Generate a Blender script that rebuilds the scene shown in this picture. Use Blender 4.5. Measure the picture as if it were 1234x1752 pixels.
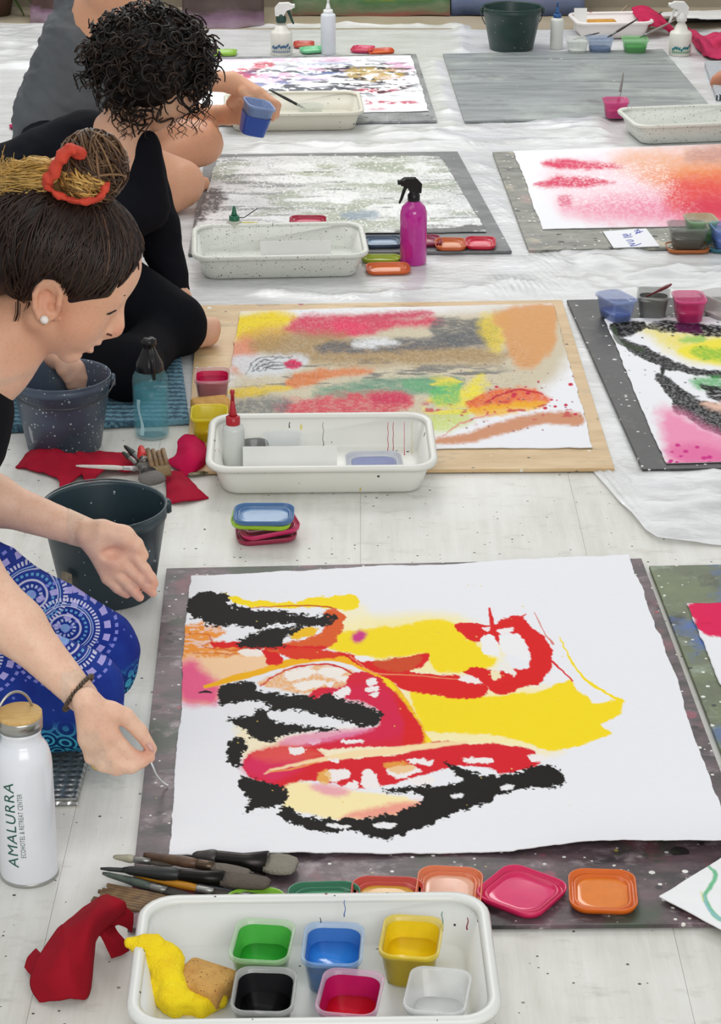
import bpy, bmesh, math, random
import numpy as np
from mathutils import Vector, Matrix

for o in list(bpy.data.objects): bpy.data.objects.remove(o)
SC = bpy.context.scene
COL = SC.collection
random.seed(7); RNG = np.random.default_rng(7)

# ------------------------------------------------------------------ camera, world, lights
F = 3813.0; TH = math.atan(1601/3813.0); CT, ST = math.cos(TH), math.sin(TH); CH = 1.436
cam = bpy.data.cameras.new('camera'); co = bpy.data.objects.new('camera', cam); COL.objects.link(co)
co.location = (0, 0, CH); co.rotation_euler = (math.pi/2 - TH, 0, 0)
cam.sensor_fit = 'VERTICAL'; cam.sensor_height = 36; cam.lens = F/1752*36; cam.clip_end = 100
cam.dof.use_dof = False
SC.camera = co
SC.view_settings.view_transform = 'Standard'; SC.view_settings.look = 'None'
SC.view_settings.gamma = 1; SC.view_settings.use_curve_mapping = False
SC.view_settings.exposure = 0.0
W = bpy.data.worlds.new('room_light'); SC.world = W; W.use_nodes = True
W.node_tree.nodes['Background'].inputs[0].default_value = (0.97, 0.985, 1.0, 1)
W.node_tree.nodes['Background'].inputs[1].default_value = 0.52
def area(name, loc, target, size, power, col=(1, 1, 1), sy=None):
    l = bpy.data.lights.new(name, 'AREA'); l.energy = power; l.color = col
    l.shape = 'RECTANGLE'; l.size = size; l.size_y = sy or size
    o = bpy.data.objects.new(name, l); COL.objects.link(o); o.location = loc
    o.rotation_euler = (Vector(target)-Vector(loc)).to_track_quat('-Z', 'Y').to_euler()
    return o
area('ceiling_lamp_panel', (-0.9, 3.2, 3.4), (0.1, 3.4, 0), 1.5, 20, (1, .98, .95), 3.0)
area('ceiling_lamp_panel', (-0.5, 7.0, 3.4), (0.2, 6.2, 0), 1.5, 75, (1, .99, .97), 2.5)
area('rear_window_daylight', (0.2, 8.0, 1.5), (0.2, 2.0, .3), 4.6, 44, (.95, .98, 1), 1.9)

area('front_fill_light', (0.9, -1.6, 2.3), (-0.3, 3.2, .1), 3.2, 95, (1, .985, .96), 1.8)  # added fill behind the camera, brightens the people and sides facing it

# ------------------------------------------------------------------ photo pixel <-> place
def ray(px, py):
    u, v = px-617.0, py-876.0
    return np.array([u, F*CT-v*ST, -F*ST-v*CT])
def P(px, py, z=0.0):                      # point of height z seen at that pixel
    d = ray(px, py); return np.array([0, 0, CH]) + d*((z-CH)/d[2])
def Q(px, py, Y):                          # point at ground distance Y seen at that pixel
    d = ray(px, py); return np.array([0, 0, CH]) + d*(Y/d[1])
def proj(p):
    p = np.asarray(p, float); y = p[..., 1]; z = p[..., 2]-CH
    dep = y*CT - z*ST; v = -(z*CT + y*ST)
    return 617+F*p[..., 0]/dep, 876+F*v/dep
def mpp(Y, py=876):                        # metres per photo pixel at distance Y
    p = Q(617, py, Y); return (p[1]*CT-(p[2]-CH)*ST)/F

# ------------------------------------------------------------------ materials
def lin(c):
    if isinstance(c, str): c = [int(c[i:i+2], 16)/255 for i in (0, 2, 4)]
    elif max(c) > 1.001: c = [x/255 for x in c]
    return tuple((x/12.92 if x <= .04045 else ((x+.055)/1.055)**2.4) for x in c)
class NT:
    def __init__(s, m): s.t = m.node_tree; s.n = s.t.nodes; s.b = s.n['Principled BSDF']; s.tc = None
    def new(s, t, **k):
        n = s.n.new(t)
        for a, v in k.items(): setattr(n, a, v)
        return n
    def link(s, a, b): s.t.links.new(a, b)
    def coord(s, scale=(1, 1, 1), loc=(0, 0, 0), rot=(0, 0, 0)):
        if not s.tc: s.tc = s.new('ShaderNodeTexCoord')
        m = s.new('ShaderNodeMapping'); m.inputs['Scale'].default_value = scale
        m.inputs['Location'].default_value = loc; m.inputs['Rotation'].default_value = rot
        s.link(s.tc.outputs['Object'], m.inputs[0]); return m.outputs[0]
    def noise(s, sc, det=4, rough=.55, vec=None, dist=0):
        n = s.new('ShaderNodeTexNoise'); n.inputs['Scale'].default_value = sc
        n.inputs['Detail'].default_value = det; n.inputs['Roughness'].default_value = rough
        n.inputs['Distortion'].default_value = dist
        s.link(vec if vec is not None else s.coord(), n.inputs['Vector']); return n.outputs['Fac']
    def ramp(s, fac, stops, interp='LINEAR'):
        r = s.new('ShaderNodeValToRGB'); r.color_ramp.interpolation = interp
        e = r.color_ramp.elements
        while len(e) < len(stops): e.new(.5)
        for i, (p, c) in enumerate(stops):
            e[i].position = p
            e[i].color = (c, c, c, 1) if isinstance(c, (int, float)) else (*lin(c), 1)
        s.link(fac, r.inputs[0]); return r.outputs[0]
    def mix(s, fac, a, b, mode='MIX'):
        m = s.new('ShaderNodeMix', data_type='RGBA', blend_type=mode)
        for sock, v in ((m.inputs[0], fac), (m.inputs[6], a), (m.inputs[7], b)):
            if isinstance(v, bpy.types.NodeSocket): s.link(v, sock)
            elif isinstance(v, (int, float)): sock.default_value = v
            else: sock.default_value = (*lin(v), 1)
        return m.outputs[2]
    def math(s, op, a, b=0.0):
        m = s.new('ShaderNodeMath', operation=op)
        for i, v in enumerate((a, b)):
            if isinstance(v, bpy.types.NodeSocket): s.link(v, m.inputs[i])
            else: m.inputs[i].default_value = v
        return m.outputs[0]
    def specks(s, scale, thr, dens=.5, vec=None, seed=0.0):   # soft dots of random size
        v = s.new('ShaderNodeTexVoronoi'); v.inputs['Scale'].default_value = scale
        s.link(vec if vec is not None else s.coord(loc=(seed, seed*.7, seed*.3)), v.inputs['Vector'])
        sep = s.new('ShaderNodeSeparateColor'); s.link(v.outputs['Color'], sep.inputs[0])
        r = s.math('MULTIPLY', s.math('SUBTRACT', sep.outputs[0], 1-dens), thr/dens)
        return s.math('MULTIPLY', s.math('SUBTRACT', r, v.outputs['Distance']), 25.0)
    def clamp(s, f):
        c = s.new('ShaderNodeClamp'); s.link(f, c.inputs[0]); return c.outputs[0]
    def bump(s, h, strength=.2, dist=.01):
        b = s.new('ShaderNodeBump'); b.inputs['Strength'].default_value = strength; b.inputs['Distance'].default_value = dist
        s.link(h, b.inputs['Height']); s.link(b.outputs[0], s.b.inputs['Normal'])
    def base(s, c): s.link(c, s.b.inputs['Base Color'])
MATS = {}
def newmat(name):
    m = bpy.data.materials.new(name); m.use_nodes = True; MATS[name] = m; return m, NT(m)
def pm(name, col, rough=.5, metal=0, alpha=1, col2=None, ns=30, amt=.5, bump=0, bs=60, bd=.004, trans=0, coat=0, sss=0, spec=.5, sheen=0):
    """plain coloured stuff with a little procedural variation"""
    if name in MATS: return MATS[name]
    m, t = newmat(name); b = t.b
    c = lin(col)
    if col2 is None: col2 = tuple(min(1, x*.86) for x in c); A = (*c, 1); B = (*col2, 1)
    else: A = (*c, 1); B = (*lin(col2), 1)
    f = t.noise(ns, 4)
    r = t.new('ShaderNodeValToRGB'); r.color_ramp.elements[0].position = .5-.25*amt*1.2; r.color_ramp.elements[1].position = .5+.25*(2-amt)
    r.color_ramp.elements[0].color = A; r.color_ramp.elements[1].color = B
    t.link(f, r.inputs[0]); t.base(r.outputs[0])
    b.inputs['Roughness'].default_value = rough; b.inputs['Metallic'].default_value = metal
    b.inputs['Alpha'].default_value = alpha; b.inputs['Transmission Weight'].default_value = trans
    b.inputs['Coat Weight'].default_value = coat; b.inputs['Specular IOR Level'].default_value = spec
    if sheen: b.inputs['Sheen Weight'].default_value = sheen
    if sss:
        b.inputs['Subsurface Weight'].default_value = sss; b.inputs['Subsurface Scale'].default_value = .006
        b.inputs['Subsurface Radius'].default_value = (1, .4, .25)
    if bump: t.bump(t.noise(bs, 5), bump, bd)
    return m
def vcol(name, rough=.7, wet=.12, bump=.0, bs=300, coat=0, sss=0, spec=.05):
    """colour from the painted point attribute 'Col'; its alpha is wetness"""
    if name in MATS: return MATS[name]
    m, t = newmat(name)
    a = t.new('ShaderNodeAttribute', attribute_name='Col'); 
    f = t.noise(90, 3); c = t.mix(t.ramp(f, [(.3, 0.0), (.8, .12)]), a.outputs['Color'], a.outputs['Color'], 'MULTIPLY')
    t.base(c)
    t.link(t.math('ADD', rough, t.math('MULTIPLY', a.outputs['Alpha'], wet-rough)), t.b.inputs['Roughness'])
    t.b.inputs['Specular IOR Level'].default_value = spec
    if bump: t.bump(t.noise(bs, 4), bump, .002)
    if sss: 
        t.b.inputs['Subsurface Weight'].default_value = sss; t.b.inputs['Subsurface Scale'].default_value = .006
        t.b.inputs['Subsurface Radius'].default_value = (1, .35, .2)
    return m

# ------------------------------------------------------------------ mesh helpers
def mk(name, V, Fc, mat, parent=None, smooth=True, col=None):
    me = bpy.data.meshes.new(name)
    V = np.asarray(V, float)
    me.from_pydata(V.tolist() if len(V) < 60000 else V, [], Fc if not isinstance(Fc, np.ndarray) else Fc.tolist())
    me.update()
    if smooth: me.polygons.foreach_set('use_smooth', [True]*len(me.polygons))
    if col is not None:
        at = me.color_attributes.new('Col', 'FLOAT_COLOR', 'POINT')
        c = np.ones((len(V), 4), np.float32); c[:, :col.shape[1]] = col
        at.data.foreach_set('color', c.ravel())
    if mat: me.materials.append(mat)
    o = bpy.data.objects.new(name, me); COL.objects.link(o)
    if parent is not None: o.parent = parent
    return o
def tag(o, label, cat=None, group=None, kind=None):
    if label: o['label'] = label
    if cat: o['category'] = cat
    if group: o['group'] = group
    if kind: o['kind'] = kind
    return o
def empty(name, loc, rz=0, label=None, cat=None, group=None):
    o = bpy.data.objects.new(name, None); COL.objects.link(o); o.location = tuple(float(x) for x in loc); o.rotation_euler = (0, 0, rz)
    o.empty_display_size = .02
    return tag(o, label, cat, group)
def join(parts):
    V = []; Fc = []; n = 0
    for v, f in parts:
        V.extend([tuple(p) for p in v]); Fc.extend([tuple(i+n for i in q) for q in f]); n += len(v)
    return V, Fc
def loft(rings, cap0=True, cap1=True, closed=True):
    n = len(rings[0]); V = [tuple(p) for r in rings for p in r]; Fc = []
    for i in range(len(rings)-1):
        for j in range(n if closed else n-1):
            k = (j+1) % n; Fc.append((i*n+j, i*n+k, (i+1)*n+k, (i+1)*n+j))
    if cap0: Fc.append(tuple(range(n-1, -1, -1)))
    if cap1: Fc.append(tuple((len(rings)-1)*n+j for j in range(n)))
    return V, Fc
def lathe(prof, seg=40, c=(0, 0), cap0=True, cap1=True):
    return loft([[(c[0]+r*math.cos(2*math.pi*j/seg), c[1]+r*math.sin(2*math.pi*j/seg), z) for j in range(seg)] for r, z in prof], cap0, cap1)
def rrect(w, d, r, z, n=5, cx=0, cy=0):
    pts = []; r = min(r, w/2-1e-4, d/2-1e-4)
    for (sx, sy, a0) in ((1, 1, 0), (-1, 1, 90), (-1, -1, 180), (1, -1, 270)):
        for i in range(n+1):
            a = math.radians(a0+90*i/n)
            pts.append((cx+sx*(w/2-r)+r*math.cos(a), cy+sy*(d/2-r)+r*math.sin(a), z))
    return pts
def box(x0, x1, y0, y1, z0, z1, b=0):
    if b <= 0:
        V = [(x, y, z) for z in (z0, z1) for x, y in ((x0, y0), (x1, y0), (x1, y1), (x0, y1))]
        return V, [(3, 2, 1, 0), (4, 5, 6, 7), (0, 1, 5, 4), (1, 2, 6, 5), (2, 3, 7, 6), (3, 0, 4, 7)]
    cx, cy, w, d = (x0+x1)/2, (y0+y1)/2, x1-x0, y1-y0
    return loft([rrect(w-2*b, d-2*b, b, z0, 2, cx, cy), rrect(w, d, b, z0+b, 2, cx, cy), rrect(w, d, b, z1-b, 2, cx, cy), rrect(w-2*b, d-2*b, b, z1, 2, cx, cy)])
def frames(pts):
    pts = np.asarray(pts, float); T = np.gradient(pts, axis=0); T /= np.linalg.norm(T, axis=1)[:, None]+1e-12
    up = np.array([0, 0, 1.]) if abs(T[0][2]) < .9 else np.array([1., 0, 0])
    out = []; n = np.cross(T[0], up); n /= np.linalg.norm(n)
    for t in T:
        n = n-t*np.dot(n, t); n /= np.linalg.norm(n)+1e-12; out.append((n, np.cross(t, n)))
    return out
def tube(pts, rad, seg=8, caps=True, flat=1.0):
    pts = np.asarray(pts, float); rad = np.broadcast_to(rad, (len(pts),))
    rings = []
    for p, r, (a, b) in zip(pts, rad, frames(pts)):
        rings.append([tuple(p+r*(math.cos(2*math.pi*j/seg)*a+flat*math.sin(2*math.pi*j/seg)*b)) for j in range(seg)])
    return loft(rings, caps, caps)
def crom(pts, n=6, closed=False):
    pts = [np.asarray(p, float) for p in pts]; m = len(pts); out = []
    rng_ = range(m) if closed else range(m-1)
    for i in rng_:
        if closed: a, b, c, d = pts[i-1], pts[i], pts[(i+1) % m], pts[(i+2) % m]
        else: a, b, c, d = pts[max(i-1, 0)], pts[i], pts[i+1], pts[min(i+2, m-1)]
        for k in range(n):
            t = k/n; out.append(.5*((2*b)+(c-a)*t+(2*a-5*b+4*c-d)*t*t+(3*b-a-3*c+d)*t**3))
    if not closed: out.append(pts[-1])
    return np.array(out)
def xf(vf, loc=(0, 0, 0), rz=0, rx=0, ry=0, s=1):
    M = Matrix.Translation(loc) @ Matrix.Rotation(rz, 4, 'Z') @ Matrix.Rotation(ry, 4, 'Y') @ Matrix.Rotation(rx, 4, 'X') @ Matrix.Scale(s, 4)
    return [tuple(M @ Vector(v)) for v in vf[0]], vf[1]

# ------------------------------------------------------------------ numpy noise and painter
TAB = RNG.random((256, 256)).astype(np.float32)
def vn(x, y, s=0):
    x = np.asarray(x)+s*17.3; y = np.asarray(y)+s*31.7
    xi = np.floor(x).astype(int); yi = np.floor(y).astype(int); fx = x-xi; fy = y-yi
    fx = fx*fx*(3-2*fx); fy = fy*fy*(3-2*fy)
    g = lambda a, b: TAB[a & 255, b & 255]
    return (g(xi, yi)*(1-fx)+g(xi+1, yi)*fx)*(1-fy)+(g(xi, yi+1)*(1-fx)+g(xi+1, yi+1)*fx)*fy
def fbm(x, y, s=0, o=4):
    a = 0; w = .5; t = 0
    for i in range(o): a = a+w*vn(x*2**i, y*2**i, s+i*3); t += w; w *= .5
    return a/t
def sstep(a, b, x):
    t = np.clip((x-a)/(b-a+1e-9), 0, 1); return t*t*(3-2*t)
def polysd(x, y, poly):
    """signed distance (+ inside) to a polygon"""
    n = len(poly); ins = np.zeros(x.shape, bool); d2 = np.full(x.shape, 1e12)
    for i in range(n):
        x0, y0 = poly[i]; x1, y1 = poly[(i+1) % n]
        c = ((y0 > y) != (y1 > y)) & (x < (x1-x0)*(y-y0)/(y1-y0+1e-12)+x0); ins ^= c
        ex, ey = x1-x0, y1-y0; t = np.clip(((x-x0)*ex+(y-y0)*ey)/(ex*ex+ey*ey+1e-12), 0, 1)
        d2 = np.minimum(d2, (x-x0-t*ex)**2+(y-y0-t*ey)**2)
    d = np.sqrt(d2); return np.where(ins, d, -d)
class Painter:
    def __init__(s, px, py, base):
        s.x, s.y = px, py; s.c = np.tile(np.array(lin(base)), (len(px), 1)); s.w = np.zeros(len(px)); s.k = 0; s.ss = 1; s.gs = 1
    def apply(s, m, al, col, wet):
        col = np.array(lin(col)) if not isinstance(col, np.ndarray) else col
        s.c[m] = s.c[m]*(1-al[:, None])+col*al[:, None]
        if wet is not None: s.w[m] = s.w[m]*(1-al)+wet*al
    def blob(s, poly, col, soft=1.2, warp=6, wf=.05, op=1, wet=.3, grain=0, gf=(.25, .5), smooth=True, wy=None, col2=None, grad=None, feather=2.5):
        soft *= s.ss; grain *= s.gs
        s.k += 1; poly = np.array(poly, float)
        if smooth: poly = crom(poly, 4, True)
        pad = soft*2+warp*1.5+2
        lo = poly.min(0)-pad; hi = poly.max(0)+pad
        m = np.where((s.x > lo[0]) & (s.x < hi[0]) & (s.y > lo[1]) & (s.y < hi[1]))[0]
        if not len(m): return
        x, y = s.x[m], s.y[m]; yy = y*1.7
        wx = (fbm(x*wf, yy*wf, s.k)-.5)*2*warp; wyy = (fbm(x*wf, yy*wf, s.k+50)-.5)*2*(warp if wy is None else wy)*.6
        sd = polysd(x+wx, y+wyy, poly)+(fbm(x*.22, y*.42, s.k+77, 3)-.5)*2*feather; al = sstep(-soft, soft, sd)*op
        if grain: al = al*np.clip(1-grain+grain*2.2*sstep(.35, .65, fbm(x*gf[0], y*gf[1], s.k+9, 3)), 0, 1)
        c = col
        if grad is not None:   # second colour across (x0,y0)->(x1,y1)
            (x0, y0), (x1, y1) = grad; t = np.clip(((x-x0)*(x1-x0)+(y-y0)*(y1-y0))/((x1-x0)**2+(y1-y0)**2), 0, 1)
            t = np.clip(t+(fbm(x*.03, y*.05, s.k+4)-.5)*.5, 0, 1)
            c = np.array(lin(col))*(1-t[:, None])+np.array(lin(col2))*t[:, None]
        s.apply(m, al, c, wet)
    def line(s, pts, wd, col, soft=1, warp=2, wf=.08, op=1, wet=.3):
        s.k += 1; p = crom([np.array(q, float) for q in pts], 5); wd = np.interp(np.linspace(0, 1, len(p)), np.linspace(0, 1, len(np.atleast_1d(wd))), np.atleast_1d(wd))
        pad = wd.max()+soft*2+warp*2; lo = p.min(0)-pad; hi = p.max(0)+pad
        m = np.where((s.x > lo[0]) & (s.x < hi[0]) & (s.y > lo[1]) & (s.y < hi[1]))[0]
        if not len(m): return
        x, y = s.x[m], s.y[m]; x2 = x+(fbm(x*wf, y*wf*1.6, s.k)-.5)*2*warp; y2 = y+(fbm(x*wf, y*wf*1.6, s.k+40)-.5)*2*warp*.6
        best = np.full(x.shape, -1e9)
        for i in range(len(p)-1):
            e = p[i+1]-p[i]; t = np.clip(((x2-p[i][0])*e[0]+(y2-p[i][1])*e[1])/(e@e+1e-9), 0, 1)
            best = np.maximum(best, (wd[i]*(1-t)+wd[i+1]*t)/2-np.hypot(x2-p[i][0]-t*e[0], (y2-p[i][1]-t*e[1])*1.25))
        s.apply(m, sstep(-soft, soft, best)*op, col, wet)
    def streaks(s, col, fx, fy, lo, hi, op=1, region=None, soft=20, wet=.2, seed=None, warp=0):
        """noise streaks inside an optional soft polygon"""
        s.k += 1; k = seed or s.k; x, y = s.x, s.y
        n = fbm(x*fx+warp*fbm(x*fx*.5, y*fy*.5, k+7), y*fy, k+20, 5); al = sstep(lo, hi, n)*op
        if region is not None: al = al*sstep(-soft, soft, polysd(x, y, crom([np.array(q, float) for q in region], 3, True)))
        s.apply(np.arange(len(x)), al, col, wet)
    def drops(s, n, box_, rad, col, wet=.3):
        r = random.Random(s.k+11)
        for _ in range(n):
            cx, cy = r.uniform(box_[0], box_[2]), r.uniform(box_[1], box_[3]); q = r.uniform(*rad)
            m = np.where((abs(s.x-cx) < q*2) & (abs(s.y-cy) < q*2))[0]
            if len(m): s.apply(m, sstep(-.6, .6, q-np.hypot(s.x[m]-cx, (s.y[m]-cy)*1.6)), col, wet)
def sheet(corners, nu, nv, z, deckle=.003, wave=.002, curl=None, seed=1, df=28):
    """grid over four pixel corners (far-left, far-right, near-right, near-left) lying at height z"""
    A, B, C_, D = [P(*c, z)[:2] for c in corners]
    u, v = np.meshgrid(np.linspace(0, 1, nu), np.linspace(0, 1, nv)); u = u.ravel(); v = v.ravel()
    xy = ((A[None]*(1-u[:, None])+B[None]*u[:, None])*(1-v[:, None])+(D[None]*(1-u[:, None])+C_[None]*u[:, None])*v[:, None])
    ex = (B-A)/np.linalg.norm(B-A); ey = (D-A)/np.linalg.norm(D-A)
    def edge(t, s): return (fbm(t*df, t*0+s, seed+s, 4)-.5)*2*deckle + (fbm(t*4, t*0+s, seed+s+8, 2)-.5)*3*deckle
    fall = lambda t: np.clip(1-t/.04, 0, 1)
    xy = xy + ex*((edge(v, 1)*fall(u)+edge(v, 2)*fall(1-u))[:, None]) + ey*((edge(u, 3)*fall(v)+edge(u, 4)*fall(1-v))[:, None])
    zz = z + wave*(fbm(u*3.2, v*3.2, seed+30, 3))
    if curl is not None: zz = zz + curl(u, v)
    V = np.column_stack([xy, zz]); idx = np.arange(nu*nv).reshape(nv, nu)
    Fc = np.stack([idx[:-1, :-1], idx[1:, :-1], idx[1:, 1:], idx[:-1, 1:]], -1).reshape(-1, 4)
    rim = np.concatenate([idx[0, :], idx[1:, -1], idx[-1, -2::-1], idx[-2:0:-1, 0]])
    low = V[rim].copy(); low[:, 2] -= .0016
    n = len(V); k = np.arange(len(rim)); k2 = (k+1) % len(rim)
    Fs = np.stack([rim[k], rim[k2], n+k2, n+k], -1)
    return V, np.vstack([Fc, Fs]), low, rim
def painting(name, label, corners, nu, nv, z, paintf, base='f0f1f5', cat='painting', parent=None, rough=.7, wet=.12, mat=None, **k):
    V, Fc, low, rim = sheet(corners, nu, nv, z, **k)
    flat = V.copy(); flat[:, 2] = z
    px, py = proj(flat); p = Painter(px, py, base); paintf(p)
    c = np.column_stack([np.clip(p.c, 0, 1), p.w]); cl = c[rim].copy(); cl[:, :3] = np.array(lin('dcdcda')); cl[:, 3] = 0
    o = mk(name, np.vstack([V, low]), Fc, mat or vcol('painted_paper', .72, .14, .08, 220), parent, True, np.vstack([c, cl]))
    if label: tag(o, label, cat)
    return o
# ------------------------------------------------------------------ the setting
m, t = newmat('floor_paint')
g = t.noise(3.0, 8, .7, t.coord((16, 1.2, 1)));  sc_ = t.noise(2.2, 5, .6)
c = t.mix(t.ramp(g, [(.3, 0.0), (.75, 1.0)]), 'e0e0da', 'c9c8be')
c = t.mix(t.ramp(sc_, [(.45, 0.0), (.7, .8)]), c, 'ededea')
c = t.mix(t.clamp(t.math('MULTIPLY', t.ramp(t.noise(14, 6, .7, t.coord((1, 2.2, 1))), [(.56, 0.0), (.72, 1.0)]), .5)), c, 'aaa698')
c = t.mix(t.clamp(t.specks(110, .28, .16)), c, '55524c')
c = t.mix(t.clamp(t.specks(45, .16, .08, seed=3)), c, '8c8578')
t.base(c); t.b.inputs['Roughness'].default_value = .38; t.b.inputs['Specular IOR Level'].default_value = .3
t.bump(t.noise(8, 6, .6, t.coord((9, 1, 1))), .12, .004)
FLOOR = MATS['floor_paint']
fl = mk('floor', *box(-2.6, 2.6, .9, 8.12, -.06, -.012), pm('floor_underlay', 'bdbab0', .8), smooth=False); tag(fl, None, kind='structure')
pw = .36
for i in range(14):
    x = -2.52+i*pw
    v, f = box(x+.0002, x+pw-.0002, .9, 8.12, -.012, 0)
    o = mk('plank', v, f, FLOOR, fl, False)
fl.rotation_euler = (0, 0, 0)
wl = mk('wall_back', *box(-2.6, 2.6, 8.12, 8.22, -.06, 2.9), pm('taupe_wall', 'a09684', .8, col2='8f8573', ns=3, bump=.1), smooth=False); tag(wl, None, kind='structure')

o = mk('trim_1', *box(-2.6, 2.6, 7.70, 8.12, 0, .002), pm('taupe_strip', 'a89c88', .7, col2='94886f', ns=4), smooth=False); tag(o, None, kind='structure')
# clear plastic sheet, wrinkled, over the far part of the floor
m, t = newmat('plastic_sheet')
t.base(t.mix(t.ramp(t.noise(5, 5, .6, t.coord((1, 2.5, 1))), [(.35, 0.0), (.7, 1.0)]), 'dfe1e2', 'f6f8fb'))
t.b.inputs['Roughness'].default_value = .16; t.b.inputs['Specular IOR Level'].default_value = .7
al = t.ramp(t.noise(4, 6, .65, t.coord((1, 3, 1))), [(.3, .6), (.7, .92)]); t.link(al, t.b.inputs['Alpha'])
t.bump(t.noise(26, 5, .6, t.coord((1, 2.2, 1), rot=(0, 0, .5))), .35, .006)
def wrinkle(x, y):
    r = 0
    for k, (a, fq, amp) in enumerate(((.35, 5, .004), (-.25, 9, .0030), (.9, 14, .0020), (-1.1, 7, .0026), (.1, 22, .0016))):
        s = x*math.sin(a)+y*math.cos(a); q = x*math.cos(a)-y*math.sin(a)
        n = fbm(s*fq+1.4*fbm(q*1.3, s*1.1, k+2), q*1.2, k+70, 2)
        r = r+amp*(1-np.abs(2*n-1))**3
    return r
FLATS = [[(338, 522), (962, 513), (1052, 801), (318, 806)], [(970, 513), (1600, 500), (1800, 790), (1100, 803)], [(352, 264), (783, 259), (876, 429), (322, 434)], [(843, 260), (1330, 246), (1500, 416), (905, 428)], [(335, 98), (712, 92), (748, 206), (318, 213)], [(758, 92), (1135, 84), (1228, 196), (795, 207)], [(-160, 560), (300, 540), (324, 716), (-150, 738)], [(590, 380), (890, 380), (890, 480), (590, 480)], [(320, 385), (645, 382), (645, 490), (320, 492)], [(340, 50), (770, 50), (770, 104), (340, 104)], [(810, 30), (1260, 20), (1260, 112), (810, 106)], [(380, 150), (625, 150), (625, 240), (380, 240)], [(1045, 170), (1320, 165), (1330, 255), (1060, 255)], [(-300, 120), (420, 120), (420, 420), (-300, 420)], [(1120, 395), (1290, 395), (1290, 450), (1120, 450)], [(-300, 480), (390, 480), (390, 740), (-300, 740)], [(1195, 95), (1560, 90), (1600, 170), (1215, 170)], [(1110, 10), (1350, 8), (1350, 40), (1110, 40)]]
def plastic(name, x0, x1, y0f, y1, nx, ny, label):
    u, v = np.meshgrid(np.linspace(x0, x1, nx), np.linspace(0, 1, ny)); u = u.ravel(); v = v.ravel()
    y0 = y0f(u); Y = y0+(y1-y0)*v
    flat = np.ones_like(u)
    for cs in FLATS:
        pts = [tuple(P(*c, 0)[:2]) for c in cs]; flat = np.minimum(flat, sstep(.0, .06, -polysd(u, Y, pts)))
    Z = .0008+np.clip(wrinkle(u, Y)-.0042, 0, 1)*3.2*flat
    idx = np.arange(nx*ny).reshape(ny, nx)
    o = mk(name, np.column_stack([u, Y, Z]), np.stack([idx[:-1, :-1], idx[:-1, 1:], idx[1:, 1:], idx[1:, :-1]], -1).reshape(-1, 4), m)
    return tag(o, label, 'plastic sheet')
edge = lambda x: 4.02+.10*np.sin(x*2.1)+.05*np.sin(x*7)-np.clip((x-.28)*4.2, 0, .8)
plastic('plastic_sheet', -2.2, 2.2, edge, 7.76, 300, 330, 'clear wrinkled plastic sheet spread under the far rows of boards')

# ------------------------------------------------------------------ drawing boards
def board_mat(name, a, b, c_, specks=None, streak=(6, 1, 1), extra=None, rough=.45, ns=3.5):
    m, t = newmat(name)
    n = t.noise(ns, 7, .65, t.coord(streak)); n2 = t.noise(ns*1.7, 6, .7, t.coord(streak, loc=(3, 5, 1)))
    c = t.mix(t.ramp(n, [(.38, 0.0), (.62, 1.0)]), a, b)
    c = t.mix(t.ramp(n2, [(.55, 0.0), (.68, 1.0)]), c, c_)
    for k, (col, scl, thr, dens) in enumerate(specks or []): c = t.mix(t.clamp(t.specks(scl, thr, dens, seed=k+1.3)), c, col)
    for k, (col, lo, hi, scl) in enumerate(extra or []): c = t.mix(t.ramp(t.noise(scl, 5, .6, t.coord(loc=(k*4+9, k+2, 0))), [(lo, 0.0), (hi, 1.0)]), c, col)
    t.base(c); t.b.inputs['Roughness'].default_value = rough; t.bump(t.noise(70, 5), .25, .002)
    return m
BM = {
 'mauve': board_mat('board_mauve', '3c3538', '6a565c', '8c8084', [('e4e2dc', 120, .36, .25), ('f0eee8', 50, .22, .12), ('d0b84c', 44, .2, .10), ('b53a48', 55, .2, .10), ('8a4a5a', 18, .4, .3), ('2c2628', 30, .4, .3)], (2, 4, 1), [('3e4a3a', .56, .64, 6), ('7d4b55', .56, .66, 8), ('9a8c90', .60, .70, 14), ('8a8a3c', .70, .76, 7), ('1e1a1c', .60, .68, 11)], ns=6),
 'green': board_mat('board_green', '6d7a52', '59614a', '8c9a88', [('e4e6e0', 90, .35, .3), ('1d55b4', 20, .42, .35), ('222522', 60, .25, .2)], (2, 2, 1), [('2c332c', .6, .7, 8), ('2f62b5', .58, .7, 6)]),
 'tan': board_mat('board_tan', 'd8bc90', 'c4a374', 'a8946e', [('3a3430', 50, .22, .16), ('e6e2d8', 40, .3, .12), ('a5304a', 34, .25, .12)], (1.5, 5, 1), [('5d5148', .66, .74, 6), ('d4b68c', .5, .7, 3)]),
 'black': board_mat('board_black', '2c2c2e', '3c3b3d', '56544f', [('d8d8d4', 70, .35, .3), ('e8e8e4', 30, .18, .12)], (3, 3, 1), [('80705a', .66, .73, 4)]),
 'grey': board_mat('board_grey', '7c7f81', '9a9d9f', '5d6062', [('d8dadb', 90, .3, .25), ('303234', 40, .35, .2)], (4, 2, 1)),
 'olive': board_mat('board_olive', '74766e', '94948a', '4c4d48', [('e4e4e0', 80, .35, .3), ('2f3030', 36, .4, .3)], (2, 5, 1), [('a58a84', .60, .70, 6), ('b8b09a', .60, .7, 8), ('3c3c3a', .62, .7, 12)], ns=5),
 'slate': board_mat('board_slate', '7c8282', '989e9e', '6a6f70', [('b9c4b4', 30, .2, .15)], (1, 9, 1), [('a9b2ac', .52, .70, 4), ('6a6668', .6, .75, 5)], ns=2.6),
 'ash': board_mat('board_ash', '77797a', '5f6163', '90908e', [('dadada', 60, .3, .2)], (2, 4, 1)),
}
BT = .009
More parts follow.
